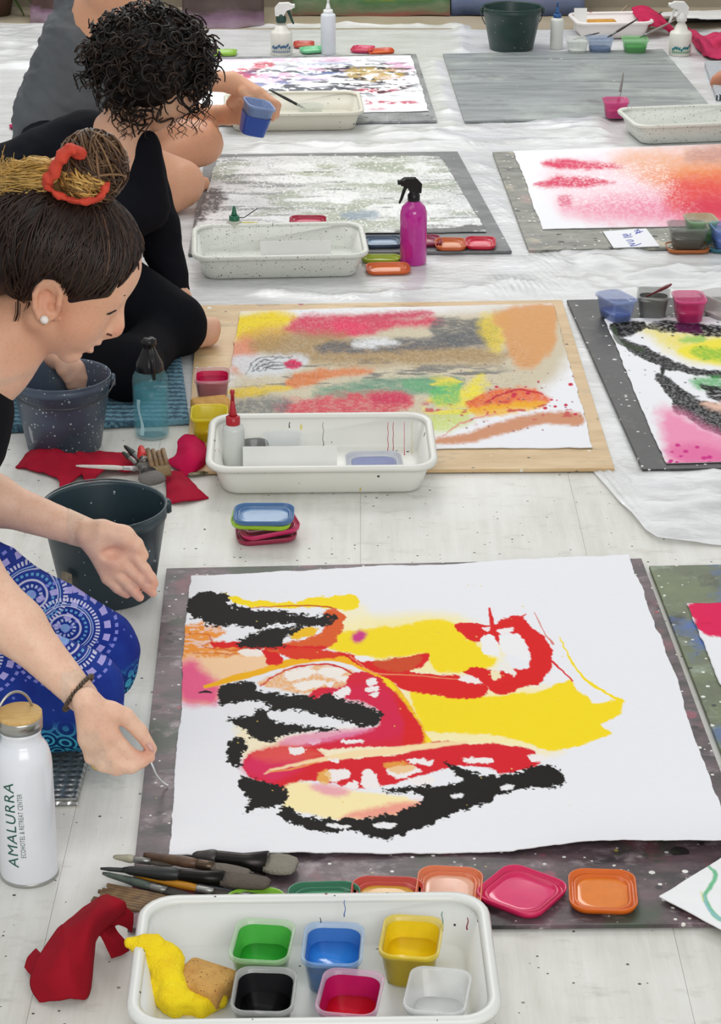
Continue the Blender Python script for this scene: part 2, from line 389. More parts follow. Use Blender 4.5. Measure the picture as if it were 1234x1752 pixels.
def board(label, cs, mat):
    pts = [P(*c, BT)[:2] for c in cs]; c = sum(pts)/4
    ring = lambda z, s: [(*(c+(p-c)*s), z) for p in (pts[3], pts[2], pts[1], pts[0])]
    c0 = np.array([*c, 0])
    v, f = loft([ring(.0026, .9985), ring(.0036, 1), ring(BT-.001, 1), ring(BT, .9985)])
    v = [tuple(np.array(q)-c0) for q in v]
    o = mk('drawing_board', v, f, BM[mat], None, False); o.location = tuple(c0)
    tag(o, label, 'drawing board', 'drawing boards laid out in rows on the floor'); return o
board('mauve paint-flecked board under the black, red and yellow painting', [(285, 972), (1098, 955), (1330, 1578), (218, 1588)], 'mauve')
board('green board splattered with blue at the right edge of the frame', [(1111, 968), (1900, 952), (2110, 1556), (1343, 1568)], 'green')
board('tan wooden board under the streaky multicoloured painting', [(338, 522), (962, 513), (1052, 801), (318, 806)], 'tan')
board('black speckled board under the painting with black arcs and pink wash', [(970, 513), (1600, 500), (1800, 790), (1100, 803)], 'black')
board('grey board under the wet silvery grey-green painting', [(352, 264), (783, 259), (876, 429), (322, 434)], 'ash')
board('grey-olive board under the pink and orange sprayed painting', [(843, 260), (1330, 246), (1500, 416), (905, 428)], 'olive')
board('dark grey board under the far pink and black painting', [(335, 98), (712, 92), (748, 206), (318, 213)], 'grey')
board('bare slate-grey board without paper in the far row', [(758, 92), (1135, 84), (1228, 196), (795, 207)], 'slate')

# ------------------------------------------------------------------ the paintings
PZ = BT+.0018
def paint_main(p):
    Y = 'fbe01a'; R = 'e01a1c'; K = '15130f'; PK = 'e23a6a'; CR = 'fdeec0'; O = 'f08a1e'
    B = p.blob
    # pale washes
    B([(410, 1240), (460, 1262), (600, 1252), (735, 1272), (930, 1285), (960, 1290), (900, 1300), (740, 1300), (560, 1330), (430, 1310), (405, 1270)], CR, 10, 8, op=.75, wet=.1)
    B([(690, 1165), (740, 1185), (900, 1175), (1000, 1200), (960, 1280), (800, 1280), (720, 1290), (690, 1230)], 'fdf0b0', 12, 5, op=.9, wet=.1)
    B([(560, 1085), (620, 1060), (780, 1055), (860, 1120), (800, 1160), (640, 1140)], 'fdf0a0', 14, 6, op=.8, wet=.1)
    B([(570, 1030), (620, 1040), (640, 1080), (600, 1110), (560, 1090)], 'fdf3c0', 10, 6, op=.7, wet=.1)
    # big yellows
    B([(700, 1160), (740, 1188), (830, 1192), (860, 1192), (930, 1182), (975, 1163), (985, 1178), (1000, 1190), (1020, 1204), (1065, 1198), (1060, 1225), (1030, 1240), (1045, 1256), (1020, 1268), (960, 1285), (930, 1286), (880, 1266), (800, 1258), (735, 1255), (718, 1235), (705, 1200)], Y, 2, 6)
    p.line([(957, 1090), (966, 1110), (985, 1143), (1008, 1168), (1040, 1188), (1064, 1200)], [2, 3, 4, 6, 5, 8], Y, warp=3)
    p.line([(915, 1050), (930, 1080), (947, 1103)], [2, 2, 4], 'd8502a', op=.8)
    B([(562, 1112), (572, 1086), (620, 1080), (690, 1070), (760, 1063), (785, 1075), (800, 1095), (835, 1120), (852, 1132), (838, 1142), (800, 1152), (745, 1150), (730, 1122), (640, 1128), (600, 1120), (575, 1116)], Y, 3, 8)
    B([(385, 1018), (400, 1022), (480, 1032), (550, 1024), (600, 1018), (618, 1032), (600, 1046), (560, 1040), (500, 1043), (440, 1040), (402, 1036)], Y, 1.5, 9, .07)
    p.line([(430, 1042), (500, 1038), (560, 1040), (580, 1050), (585, 1062)], [1.5, 3, 3, 4], 'c8541c')
    # left orange / pink wash
    B([(306, 1124), (330, 1112), (440, 1116), (480, 1130), (455, 1150), (385, 1168), (374, 1200), (350, 1206), (310, 1198), (302, 1180)], 'fbd2a4', 4, 8, op=.95, wet=.1)
    B([(300, 1150), (330, 1130), (352, 1150), (376, 1172), (372, 1202), (350, 1206), (308, 1200)], 'ef5f92', 12, 6, op=.95, wet=.1)
    B([(306, 1085), (320, 1070), (350, 1068), (390, 1082), (368, 1098), (430, 1108), (450, 1116), (380, 1124), (310, 1122)], 'f29a3a', 3, 12, .08, grain=.5, gf=(.12, .3))
    p.line([(310, 1090), (345, 1086), (365, 1098), (345, 1106), (385, 1114), (440, 1112)], [2, 3, 2], 'd4602a', warp=6, op=.8)
    p.line([(330, 1118), (380, 1120), (430, 1118)], [2, 2], 'c04a2a', warp=5, op=.7)
    # top orange-red stream
    B([(555, 1046), (580, 1045), (590, 1060), (582, 1085), (565, 1105), (520, 1120), (470, 1118), (440, 1108), (500, 1100), (540, 1088), (560, 1068)], 'e2612a', 1.5, 7, .07)
    B([(500, 1078), (545, 1076), (535, 1088), (505, 1094), (495, 1088)], 'f4c21e', 1.5, 6, .09)
    B([(360, 1100), (400, 1098), (440, 1104), (520, 1106), (560, 1108), (540, 1118), (480, 1114), (420, 1110), (370, 1108)], R, 1.2, 6)
    B([(410, 1112), (450, 1112), (446, 1124), (415, 1122)], 'f8efe6', 1.2, 5, .1)
    # golden river
    p.line([(352, 1176), (400, 1162), (440, 1152), (490, 1136), (560, 1126), (610, 1136), (655, 1162), (688, 1204), (712, 1250), (728, 1275)], [6, 14, 13, 16, 16, 17, 18, 22, 26, 10], 'f7b80c', 1.5, 2)
    p.line([(655, 1158), (690, 1202), (716, 1250), (735, 1272)], [6, 12, 16, 8], Y, 2, 2)
    B([(448, 1112), (470, 1116), (484, 1126), (478, 1137), (458, 1138), (452, 1124)], R, 1.2, 4)
    B([(480, 1112), (540, 1112), (590, 1122), (560, 1128), (500, 1128)], 'e23a1e', 1.2, 5, .09)
    # red stream and nose bridge
    B([(580, 1118), (610, 1124), (640, 1132), (700, 1124), (732, 1118), (726, 1140), (700, 1150), (750, 1156), (800, 1160), (832, 1176), (826, 1194), (790, 1198), (740, 1190), (690, 1182), (655, 1158), (620, 1142)], R, 1.2, 4)
    B([(640, 1132), (700, 1126), (722, 1124), (716, 1140), (690, 1150), (650, 1146)], 'cf5a2a', 2, 6, .1, op=.7)
    p.line([(600, 1124), (640, 1152), (700, 1156), (760, 1162), (800, 1166)], [2, 2.5, 2, 1.5], 'f2a070', op=.8)
    B([(608, 1126), (630, 1124), (640, 1130), (622, 1134)], 'f4f2f0', 1.2, 4, .1)
    # red ring at right
    B([(778, 1070), (800, 1065), (832, 1072), (846, 1070), (858, 1060), (885, 1055), (905, 1068), (928, 1088), (946, 1112), (944, 1142), (928, 1168), (900, 1176), (866, 1190), (842, 1186), (822, 1168), (792, 1152), (815, 1144), (850, 1150), (880, 1146), (908, 1140), (900, 1100), (872, 1084), (848, 1092), (838, 1096), (812, 1100), (792, 1090)], R, 1.2, 5)
    p.line([(838, 1042), (842, 1070), (848, 1090), (856, 1104)], [4, 8, 9, 4], R)
    p.line([(870, 1070), (890, 1058), (900, 1052)], [6, 4, 2], R)
    p.line([(940, 1128), (960, 1146), (980, 1166)], [5, 4, 3], R)
    B([(825, 1092), (840, 1088), (852, 1104), (854, 1124), (838, 1122), (826, 1118)], 'f4f3f4', 1, 3, .12)
    B([(856, 1094), (884, 1086), (898, 1100), (904, 1128), (885, 1126), (860, 1118)], 'f4f3f4', 1, 3, .12)
    B([(854, 1140), (868, 1134), (882, 1152), (876, 1158)], 'f2efe8', 1, 3, .12)
    B([(840, 1150), (852, 1150), (858, 1160), (844, 1164)], 'f6eac0', 1, 3, .12)
    B([(785, 1162), (800, 1156), (820, 1166), (822, 1172), (790, 1168)], 'f6f0ee', 1, 3, .12)
    B([(930, 1165), (948, 1150), (972, 1160), (960, 1168)], 'f1f1f4', 1.5, 4)
    B([(826, 1076), (838, 1075), (834, 1082)], 'f4e8e8', 1, 2, .1)
    B([(852, 1078), (878, 1076), (874, 1084), (856, 1086)], 'f4f0f0', 1, 3, .1)
    # pale eye area between the streams
    B([(440, 1170), (500, 1146), (560, 1140), (598, 1148), (612, 1168), (590, 1180), (540, 1188), (480, 1182)], 'f3b46a', 3, 8, .07, op=.9, grain=.4)
    for q in ([(490, 1150), (530, 1144), (545, 1152), (520, 1160), (495, 1166)], [(545, 1146), (580, 1144), (588, 1154), (560, 1162)], [(500, 1172), (540, 1164), (560, 1170), (520, 1182)], [(570, 1160), (594, 1158), (590, 1168)]):
        B(q, 'f8f2ea', 1.5, 6, .1)
    p.line([(445, 1176), (470, 1158), (505, 1142), (560, 1138), (600, 1152), (612, 1170)], [2, 3, 4, 4, 3], 'd42a22', warp=4)
    # magenta-red cheek / nose
    B([(528, 1196), (545, 1178), (585, 1178), (600, 1158), (622, 1150), (655, 1166), (690, 1202), (720, 1248), (726, 1272), (704, 1282), (640, 1280), (560, 1284), (500, 1282), (560, 1264), (630, 1250), (652, 1236), (640, 1210), (600, 1198), (560, 1200)], 'dd1f3a', 1.2, 4)
    B([(560, 1190), (600, 1176), (660, 1180), (690, 1220), (690, 1260), (600, 1272), (560, 1268), (640, 1246), (650, 1222)], 'd81f58', 10, 6, op=.55, wet=.3)
    B([(675, 1185), (700, 1215), (724, 1255), (722, 1276), (690, 1280), (690, 1240)], R, 6, 3, op=.9)
    for q in ([(626, 1164), (642, 1162), (646, 1172), (630, 1175)], [(626, 1178), (648, 1176), (645, 1184), (628, 1186)], [(632, 1190), (648, 1186), (644, 1196)], [(575, 1184), (596, 1176), (600, 1186), (580, 1200), (562, 1202)], [(556, 1170), (572, 1168), (566, 1178)], [(526, 1268), (546, 1265), (548, 1272), (534, 1276)], [(584, 1268), (622, 1268), (620, 1273), (590, 1274)]):
        B(q, 'f6f1f1', 1, 3, .12)
    p.line([(540, 1200), (555, 1190), (575, 1205), (600, 1200)], [1.5, 2, 1.5], 'e89ab0', op=.7)
    B([(480, 1268), (560, 1252), (640, 1248), (600, 1262), (530, 1276), (490, 1284)], 'eb8fb8', 5, 5, op=.8)
    # mouth
    B([(412, 1312), (436, 1288), (490, 1278), (540, 1284), (560, 1296), (600, 1300), (690, 1292), (740, 1274), (790, 1274), (870, 1278), (908, 1286), (925, 1306), (900, 1320), (860, 1326), (840, 1316), (790, 1312), (750, 1320), (700, 1336), (650, 1348), (600, 1352), (560, 1340), (510, 1338), (490, 1358), (465, 1345), (436, 1336)], 'dc1d2c', 1.5, 6)
    B([(412, 1312), (440, 1290), (500, 1284), (520, 1310), (480, 1335), (440, 1334)], 'df2f6c', 10, 6, op=.7)
    B([(430, 1290), (480, 1276), (530, 1282), (550, 1296), (500, 1306), (450, 1304)], 'e8604f', 8, 5, op=.7)
    p.line([(452, 1326), (470, 1318), (500, 1312), (540, 1304), (600, 1294), (660, 1288), (740, 1278), (800, 1272)], [2, 6, 6, 9, 14, 16, 12, 4], 'fbe2b0', 2, 3, op=.95)
    p.line([(460, 1322), (500, 1318), (545, 1306)], [2, 4, 2], 'f09a50')
    for q in ([(556, 1322), (592, 1318), (600, 1330), (570, 1340)], [(620, 1326), (636, 1320), (652, 1348), (622, 1350)], [(585, 1348), (610, 1338), (612, 1350), (592, 1358)], [(660, 1318), (700, 1312), (720, 1322), (680, 1334)], [(700, 1336), (730, 1330), (745, 1338), (720, 1348)], [(495, 1284), (518, 1280), (520, 1290), (500, 1292)], [(562, 1302), (580, 1300), (576, 1308)], [(700, 1300), (740, 1304), (738, 1312), (704, 1308)], [(795, 1300), (840, 1300), (842, 1308), (800, 1308)], [(905, 1296), (925, 1292), (930, 1304), (912, 1306)]):
        B(q, 'f6f0ee', 1, 5, .12)
    B([(655, 1310), (690, 1305), (710, 1318), (680, 1326)], 'f0b84a', 2, 5, .1, op=.7)
    B([(545, 1325), (565, 1322), (562, 1345), (548, 1342)], 'f0c060', 2, 5, .1, op=.8)
    # chin
    B([(490, 1345), (520, 1340), (560, 1348), (640, 1360), (716, 1372), (712, 1388), (640, 1402), (580, 1406), (520, 1394), (488, 1384), (484, 1364)], 'fcecb4', 4, 6)
    B([(580, 1402), (640, 1384), (716, 1372), (714, 1388), (650, 1402)], 'f29a8c', 6, 5, op=.9)
    B([(530, 1348), (560, 1344), (600, 1356), (570, 1366)], 'ee9ab4', 6, 4, op=.8)
    # magenta dot
    B([(602, 1090), (615, 1080), (628, 1086), (622, 1098), (608, 1100)], 'd23a8a', 5, 3)
    # blacks
    k = dict(col=K, soft=.9, wet=.35, feather=5.5)
    B([(318, 1030), (340, 1018), (388, 1018), (394, 1036), (430, 1044), (480, 1050), (540, 1056), (566, 1050), (574, 1060), (545, 1074), (480, 1068), (440, 1078), (400, 1070), (370, 1074), (340, 1062), (318, 1046)], warp=11, wf=.1, **k)
    B([(402, 1102), (436, 1084), (470, 1074), (512, 1077), (488, 1092), (482, 1106), (440, 1110)], warp=8, wf=.1, **k)
    p.line([(340, 1186), (352, 1184), (362, 1186)], [3, 6, 3], K)
    B([(372, 1186), (382, 1174), (430, 1169), (446, 1184), (500, 1190), (545, 1194), (565, 1188), (590, 1200), (622, 1206), (650, 1222), (646, 1242), (620, 1246), (580, 1234), (535, 1222), (500, 1216), (470, 1218), (450, 1204), (400, 1202), (378, 1206)], warp=8, wf=.1, **k)
    B([(386, 1232), (430, 1227), (444, 1213), (460, 1220), (462, 1234), (510, 1242), (586, 1250), (500, 1257), (462, 1270), (430, 1264), (414, 1246)], warp=7, wf=.1, **k)
    B([(392, 1272), (410, 1262), (426, 1280), (414, 1290), (412, 1312), (394, 1308), (387, 1290)], warp=7, wf=.12, **k)
    B([(414, 1330), (440, 1336), (482, 1348), (492, 1366), (480, 1382), (440, 1384), (420, 1394), (426, 1370), (410, 1350)], warp=7, wf=.1, **k)
    B([(474, 1386), (490, 1380), (520, 1398), (580, 1404), (640, 1400), (700, 1386), (722, 1362), (652, 1356), (690, 1348), (745, 1346), (790, 1340), (760, 1308), (800, 1322), (840, 1330), (880, 1324), (930, 1310), (962, 1324), (955, 1346), (900, 1352), (852, 1360), (832, 1376), (780, 1392), (732, 1416), (690, 1428), (650, 1440), (600, 1424), (560, 1430), (510, 1416), (485, 1402)], warp=9, wf=.08, **k)
    B([(856, 1348), (876, 1344), (880, 1350), (862, 1354)], 'f0f0f2', 1, 3, .1)
    B([(772, 1362), (792, 1360), (790, 1368), (774, 1368)], 'f0f0f2', 1, 3, .1)
    B([(560, 1412), (600, 1416), (590, 1421), (565, 1418)], 'f0f0f2', 1, 3, .1)
    B([(640, 1412), (680, 1410), (672, 1418), (650, 1420)], 'f0f0f2', 1, 3, .1)
    p.drops(40, (400, 1000, 1000, 1430), (.6, 1.6), 'e9c860')
painting('handmade_paper_painting', 'large white deckle-edged paper with poured black, red and yellow paint', [(326, 990), (1076, 952), (1262, 1458), (286, 1466)], 700, 520, PZ, paint_main,
    deckle=.0035, wave=.003, seed=4, wet=.3, curl=lambda u, v: .016*np.clip((v-.86)/.14, 0, 1)**2*sstep(.15, .95, u+.25*np.sin(u*9))+.006*np.clip((.05-v)/.05, 0, 1)*(fbm(u*6, v, 3)))
def paint_pinkside(p):
    p.blob([(1178, 1040), (1205, 1030), (1300, 1028), (1400, 1060), (1300, 1090), (1215, 1090), (1190, 1070)], 'e3245c', 2, 8)
    p.line([(1160, 1075), (1190, 1070), (1215, 1068)], [2, 4, 3], 'd81f50')
painting('paper_sheet', 'white paper with a hot pink blot on the green board at right', [(1176, 1034), (1800, 1018), (2030, 1478), (1357, 1490)], 160, 140, PZ, paint_pinkside, deckle=.003, seed=9)
def paint_row2(p):
    S = p.streaks; B = p.blob; p.ss = 1.4; p.gs = .6
    B([(400, 640), (500, 560), (700, 540), (960, 530), (960, 640), (850, 700), (760, 720), (560, 730), (390, 720)], 'cfc3a6', 14, 10, op=.9, wet=.15)
    B([(405, 545), (450, 532), (500, 538), (500, 560), (440, 575), (405, 590)], 'f2d83a', 8, 8, wet=.2)
    B([(410, 575), (460, 560), (500, 560), (480, 590), (420, 600)], 'd9ac4a', 8, 6, op=.9, wet=.2)
    B([(490, 560), (520, 540), (600, 540), (680, 545), (750, 545), (755, 556), (690, 560), (640, 572), (580, 580), (500, 572)], 'd8506a', 5, 8, wet=.2, grain=.25)
    B([(570, 552), (620, 552), (620, 570), (580, 574)], 'e8406a', 6, 5, op=.8)
    B([(620, 540), (720, 532), (740, 538), (700, 546), (630, 550)], 'cf4d68', 4, 6, grain=.3)
    B([(390, 590), (430, 580), (440, 610), (415, 640), (390, 625)], 'dd9070', 8, 8, op=.95)
    B([(440, 580), (560, 570), (640, 590), (760, 590), (860, 600), (850, 620), (700, 625), (560, 625), (450, 610)], 'a98a5a', 8, 10, op=.85, grain=.3)
    B([(545, 590), (660, 582), (760, 575), (840, 560), (850, 590), (760, 600), (640, 602), (560, 604)], '5d6068', 4, 10, op=.85, grain=.55, gf=(.1, .5))
    B([(740, 548), (790, 545), (840, 552), (840, 585), (780, 590), (745, 580)], '66686a', 3, 10, op=.85, grain=.6, gf=(.1, .5))
    B([(600, 588), (660, 580), (680, 592), (620, 596)], 'e6e8ea', 4, 8, grain=.4)
    B([(820, 545), (870, 540), (860, 600), (835, 595)], 'e8cf4a', 6, 10, op=.85, grain=.3)
    B([(850, 535), (950, 522), (952, 560), (945, 600), (910, 630), (880, 625), (865, 590)], 'dba066', 5, 9, op=.95, grain=.1)
    B([(400, 612), (500, 608), (530, 620), (500, 640), (430, 645), (405, 632)], 'd9dde2', 5, 8, op=.9)
    for k in range(5): p.line([(418+k*8, 642-k*2), (440+k*6, 616+k*4), (500, 610+k*5)], [2, 3, 1], '4c4f55', warp=8, op=.8)
    B([(488, 622), (502, 616), (518, 624), (505, 632), (490, 630)], 'd41f5c', 2, 4)
    S('62666a', .02, .16, .52, .66, .8, [(410, 640), (560, 620), (850, 630), (840, 660), (700, 670), (420, 665)], 14)
    B([(490, 650), (530, 636), (620, 628), (640, 636), (560, 650), (530, 662), (490, 665)], 'dd8044', 4, 8, op=.9, grain=.2)
    B([(560, 660), (700, 645), (790, 650), (780, 672), (640, 680), (540, 680)], '6f9c84', 5, 12, op=.85, grain=.5, gf=(.1, .4))
    B([(690, 652), (740, 648), (790, 655), (760, 672), (700, 668)], '6ab07e', 4, 8, op=.8, grain=.4)
    B([(400, 668), (480, 662), (500, 668), (440, 678), (400, 680)], 'e6c72e', 3, 8, op=.9, grain=.3)
    B([(480, 690), (560, 680), (640, 672), (700, 680), (690, 700), (600, 715), (480, 712)], 'd84a5e', 5, 14, op=.92, grain=.45, gf=(.14, .4))
    B([(640, 676), (690, 672), (700, 690), (640, 694)], 'cf3a5c', 4, 8, grain=.5)
    B([(410, 684), (490, 682), (480, 712), (400, 714)], '6a7478', 6, 10, op=.75, grain=.6)
    S('f3e04a', .03, .1, .55, .66, .9, [(720, 660), (800, 640), (830, 650), (800, 720), (740, 720)], 10)
    B([(745, 690), (800, 660), (825, 640), (830, 670), (815, 690), (780, 700)], 'efe040', 5, 12, op=.9, grain=.4)
    B([(740, 665), (790, 660), (780, 690), (745, 690)], '5fc070', 5, 10, op=.8, grain=.5)
    B([(800, 690), (840, 670), (900, 664), (938, 680), (930, 694), (880, 700), (820, 704)], 'e86a2a', 3, 9, op=.95, grain=.25)
    B([(806, 700), (880, 690), (936, 690), (900, 706), (830, 714)], 'f0b818', 3, 10, op=.9, grain=.3)
    p.line([(830, 690), (880, 668), (930, 676)], [3, 5, 3], 'c92a3a', warp=5)
    B([(740, 752), (800, 742), (860, 722), (920, 708), (985, 706), (1000, 716), (990, 730), (930, 728), (860, 745), (800, 758), (750, 760)], 'd09068', 3, 4, op=.95)
    B([(736, 715), (790, 705), (810, 720), (780, 738), (738, 740)], 'c8d860', 6, 10, op=.8, grain=.5)
    p.line([(760, 745), (800, 720), (850, 710)], [3, 5, 2], 'e08a8a', warp=6, op=.8)
    S('c8304a', .05, .12, .66, .72, .8, [(730, 690), (960, 690), (980, 715), (730, 725)], 8)
    p.drops(16, (840, 640, 990, 730), (1.5, 5), 'd02848'); p.drops(60, (780, 620, 1000, 740), (.6, 2), '8a5060')
    S('20242a', .5, .8, .60, .74, .25, [(400, 540), (860, 560), (850, 700), (400, 715)], 10)
    S('f0f0f0', .6, .9, .60, .74, .16, [(400, 560), (860, 560), (850, 700), (400, 715)], 10)
painting('paper_painting', 'streaky multicoloured painting on paper on the tan board', [(410, 533), (945, 520), (1014, 766), (374, 770)], 420, 300, PZ, paint_row2, deckle=.003, wave=.003, seed=12)
def paint_black(p):
    B = p.blob; K = '1f1e1e'
    B([(1100, 560), (1234, 575), (1400, 590), (1400, 640), (1234, 625), (1160, 610), (1120, 580)], 'f0e05a', 14, 8, op=.85, grain=.2)
    B([(1160, 600), (1200, 585), (1300, 580), (1300, 620), (1200, 622)], 'f2e53c', 6, 8, op=.9)
    B([(1180, 600), (1220, 596), (1300, 610), (1300, 620), (1200, 615)], '58b83e', 5, 8, op=.7, grain=.4)
    B([(1165, 580), (1200, 575), (1205, 585), (1170, 588)], '7cc860', 4, 5, op=.7)
    B([(1046, 556), (1066, 550), (1104, 552), (1100, 565), (1070, 578), (1050, 572)], K, 1.5, 5, grain=.15)
    B([(1060, 580), (1085, 585), (1130, 605), (1180, 628), (1300, 645), (1300, 665), (1234, 648), (1170, 640), (1110, 620), (1075, 598)], K, 1.5, 6, grain=.2, gf=(.6, .9))
    p.line([(1050, 560), (1060, 585), (1100, 600)], [8, 10, 8], '3c4a34', op=.8)
    B([(1110, 556), (1140, 548), (1200, 556), (1300, 560), (1300, 580), (1234, 578), (1180, 574), (1120, 566)], K, 1.5, 7, grain=.35)
    B([(1155, 556), (1190, 552), (1200, 570), (1165, 570)], '5a1a4a', 3, 6, op=.9)
    p.line([(1134, 632), (1134, 640)], [9, 5], '2a2a2a')
    B([(1120, 642), (1150, 648), (1175, 672), (1220, 690), (1320, 720), (1320, 760), (1234, 745), (1190, 725), (1160, 706), (1145, 680)], K, 1.5, 8, grain=.25, gf=(.6, .9))
    B([(1180, 650), (1230, 645), (1240, 662), (1200, 668)], '3fa850', 5, 6, op=.8, grain=.3)
    B([(1195, 658), (1240, 664), (1300, 680), (1234, 688)], K, 2, 8, grain=.4)
    B([(1130, 700), (1180, 715), (1234, 745), (1320, 770), (1320, 800), (1160, 795), (1135, 760)], 'f08ab4', 14, 10, op=.9)
    B([(1140, 770), (1180, 760), (1234, 770), (1300, 790), (1180, 795)], 'e0569a', 10, 8, op=.6)
    B([(1200, 690), (1234, 692), (1300, 700), (1300, 715), (1230, 706)], 'f0c8b4', 5, 6, op=.9)
    p.drops(14, (1140, 760, 1240, 795), (2, 5), 'd02a8a'); p.drops(40, (1060, 550, 1234, 700), (.6, 2), '2a2a2a')
painting('paper_painting', 'painting with thick black arcs, yellow and pink wash at the right edge', [(1033, 546), (1530, 534), (1790, 780), (1140, 793)], 300, 240, PZ, paint_black, deckle=.0025, seed=15)
def paint_wet(p):
    S = p.streaks
    p.c[:] = np.array(lin('e2e4e6')); p.w[:] = .9
    S('a4ad9a', .012, .06, .45, .66, .85, wet=.8); S('a9b296', .01, .05, .55, .7, .8, [(380, 275), (560, 270), (560, 310), (380, 340)], 20, wet=.8)
    S('f4f6f8', .014, .09, .48, .6, 1, wet=1.0); S('6c7072', .012, .16, .60, .72, .75, wet=.9)
    S('fdfdfd', .35, .6, .6, .66, .8, wet=1.0); S('8c908c', .3, .5, .62, .70, .4, wet=.7)
    p.blob([(585, 365), (640, 362), (645, 376), (600, 378)], '6f8aa8', 5, 8, op=.7, wet=.7)
    p.blob([(328, 340), (375, 320), (385, 345), (350, 375), (326, 390)], '3a3436', 4, 14, .08, op=.9, grain=.5)
    p.blob([(680, 394), (760, 392), (850, 384), (850, 396), (700, 404)], '2c2c2e', 2, 6, op=.9)
painting('wet_paper_painting', 'wet silvery grey-green painting on paper behind the magenta spray bottle', [(372, 270), (752, 268), (832, 397), (330, 405)], 320, 220, PZ, paint_wet, deckle=.0025, wave=.007, seed=21, mat=vcol('wet_paint', .6, .10, .5, 120, spec=.5))
def paint_sunset(p):
    B = p.blob; S = p.streaks; p.ss = 1.4; p.gs = .7
    B([(930, 290), (990, 270), (1100, 262), (1234, 250), (1420, 250), (1460, 390), (1234, 388), (1080, 384), (980, 370), (950, 340)], 'f2d8e0', 16, 14, op=.95, grain=.2, gf=(.2, .3))
    B([(960, 360), (1060, 335), (1160, 330), (1300, 340), (1300, 388), (1100, 384)], 'e884a4', 16, 14, op=.9, grain=.4, gf=(.25, .3))
    B([(1060, 262), (1150, 254), (1300, 250), (1300, 310), (1150, 305), (1070, 290)], 'e8b08c', 16, 14, op=.9, grain=.25, gf=(.15, .3))
    B([(1100, 300), (1180, 285), (1300, 280), (1320, 330), (1200, 325), (1120, 320)], 'e8884a', 14, 14, op=.85, grain=.35, gf=(.2, .3))
    B([(1150, 312), (1200, 305), (1320, 305), (1320, 365), (1220, 375), (1160, 365), (1140, 340)], 'e0443e', 14, 12, op=.92, grain=.2, gf=(.2, .3))
    B([(1170, 350), (1320, 330), (1320, 375), (1220, 376)], 'd02f50', 12, 10, op=.8, grain=.2)
    B([(1180, 256), (1300, 248), (1300, 275), (1190, 280)], 'b98a84', 8, 10, op=.7, grain=.4)
    B([(926, 277), (960, 272), (1000, 276), (1065, 284), (1000, 291), (950, 286)], 'd8305c', 3, 7, op=.95, grain=.25)
    B([(916, 318), (935, 310), (950, 300), (975, 302), (1050, 312), (1000, 322), (960, 320), (935, 321)], 'd83a62', 3, 8, op=.95, grain=.3)
    B([(955, 335), (975, 335), (980, 350), (960, 350)], 'da4a74', 3, 8, op=.8, grain=.5)
    S('ffffff', .45, .7, .54, .66, .5, [(970, 290), (1130, 280), (1150, 340), (990, 360)], 16)
    S('f6dfe6', .5, .8, .56, .68, .4, [(960, 330), (1160, 330), (1180, 380), (980, 375)], 16)
painting('paper_painting', 'pink and orange sprayed painting on paper behind the name card', [(880, 259), (1310, 244), (1460, 382), (929, 392)], 300, 200, PZ, paint_sunset, deckle=.003, seed=25)
def paint_far(p):
    S = p.streaks; B = p.blob
    S('e6b4d0', .02, .12, .45, .6, .85, [(340, 105), (700, 98), (720, 130), (340, 140)], 14)
    B([(395, 122), (420, 115), (445, 118), (440, 130), (400, 134)], 'd0506a', 3, 8, op=.85, grain=.3)
    B([(435, 110), (465, 106), (470, 114), (440, 117)], 'd84a60', 3, 6, op=.85, grain=.3)
    S('50545e', .02, .22, .52, .62, .9, [(420, 118), (720, 108), (725, 150), (640, 165), (430, 160)], 12)
    S('6a78a8', .02, .14, .56, .66, .8, [(440, 118), (600, 110), (600, 150), (440, 155)], 14)
    B([(590, 122), (640, 116), (690, 122), (680, 134), (610, 136)], 'c0a040', 4, 10, op=.8, grain=.5)
    S('c04a64', .02, .16, .55, .66, .9, [(600, 150), (690, 150), (715, 182), (610, 186)], 12)
    S('303238', .05, .3, .6, .68, .9, [(560, 110), (700, 110), (700, 160), (570, 160)], 12)
    S('ffffff', .1, .3, .6, .66, .8)
painting('paper_painting', 'far pink and black streaked painting on the dark grey board', [(338, 103), (703, 96), (734, 190), (322, 200)], 240, 160, PZ, paint_far, deckle=.003, wave=.004, seed=28)
# ------------------------------------------------------------------ things: shared makers
def speck_mat(name, col, dark, dens, scale=70, extra=None, alpha=1, rough=.35):
    m, t = newmat(name)
    c = t.mix(t.ramp(t.noise(6, 4), [(.3, 0.0), (.8, .6)]), col, tuple(x*.92 for x in lin_s(col)))
    c = t.mix(t.clamp(t.specks(scale, .32, dens)), c, dark)
    c = t.mix(t.clamp(t.specks(scale*2.1, .3, dens*.8, seed=5)), c, dark)
    for k, (cc, sc2, thr, d) in enumerate(extra or []):
        c = t.mix(t.clamp(t.specks(sc2, thr, d, vec=t.coord((1, 1, .28), loc=(k*2+1, 3, k)))), c, cc)
    t.base(c); t.b.inputs['Roughness'].default_value = rough; t.b.inputs['Alpha'].default_value = alpha
    t.b.inputs['Subsurface Weight'].default_value = 0
    t.bump(t.noise(40, 3), .05, .002)
    return m
def lin_s(c):
    return [int(c[i:i+2], 16)/255 for i in (0, 2, 4)]
TRAYM = [speck_mat('tray_white', 'e6e8e4', '2d3030', .05, 60, [('8a2434', 70, .2, .06), ('3f7a78', 60, .2, .05)]),
         speck_mat('tray_white_speckled', 'dcdfd6', '232625', .5, 190),
         speck_mat('tray_white_dripped', 'e6e7df', '2a2a2c', .06, 50, [('c03a5a', 40, .25, .1), ('d8c860', 30, .25, .08)])]
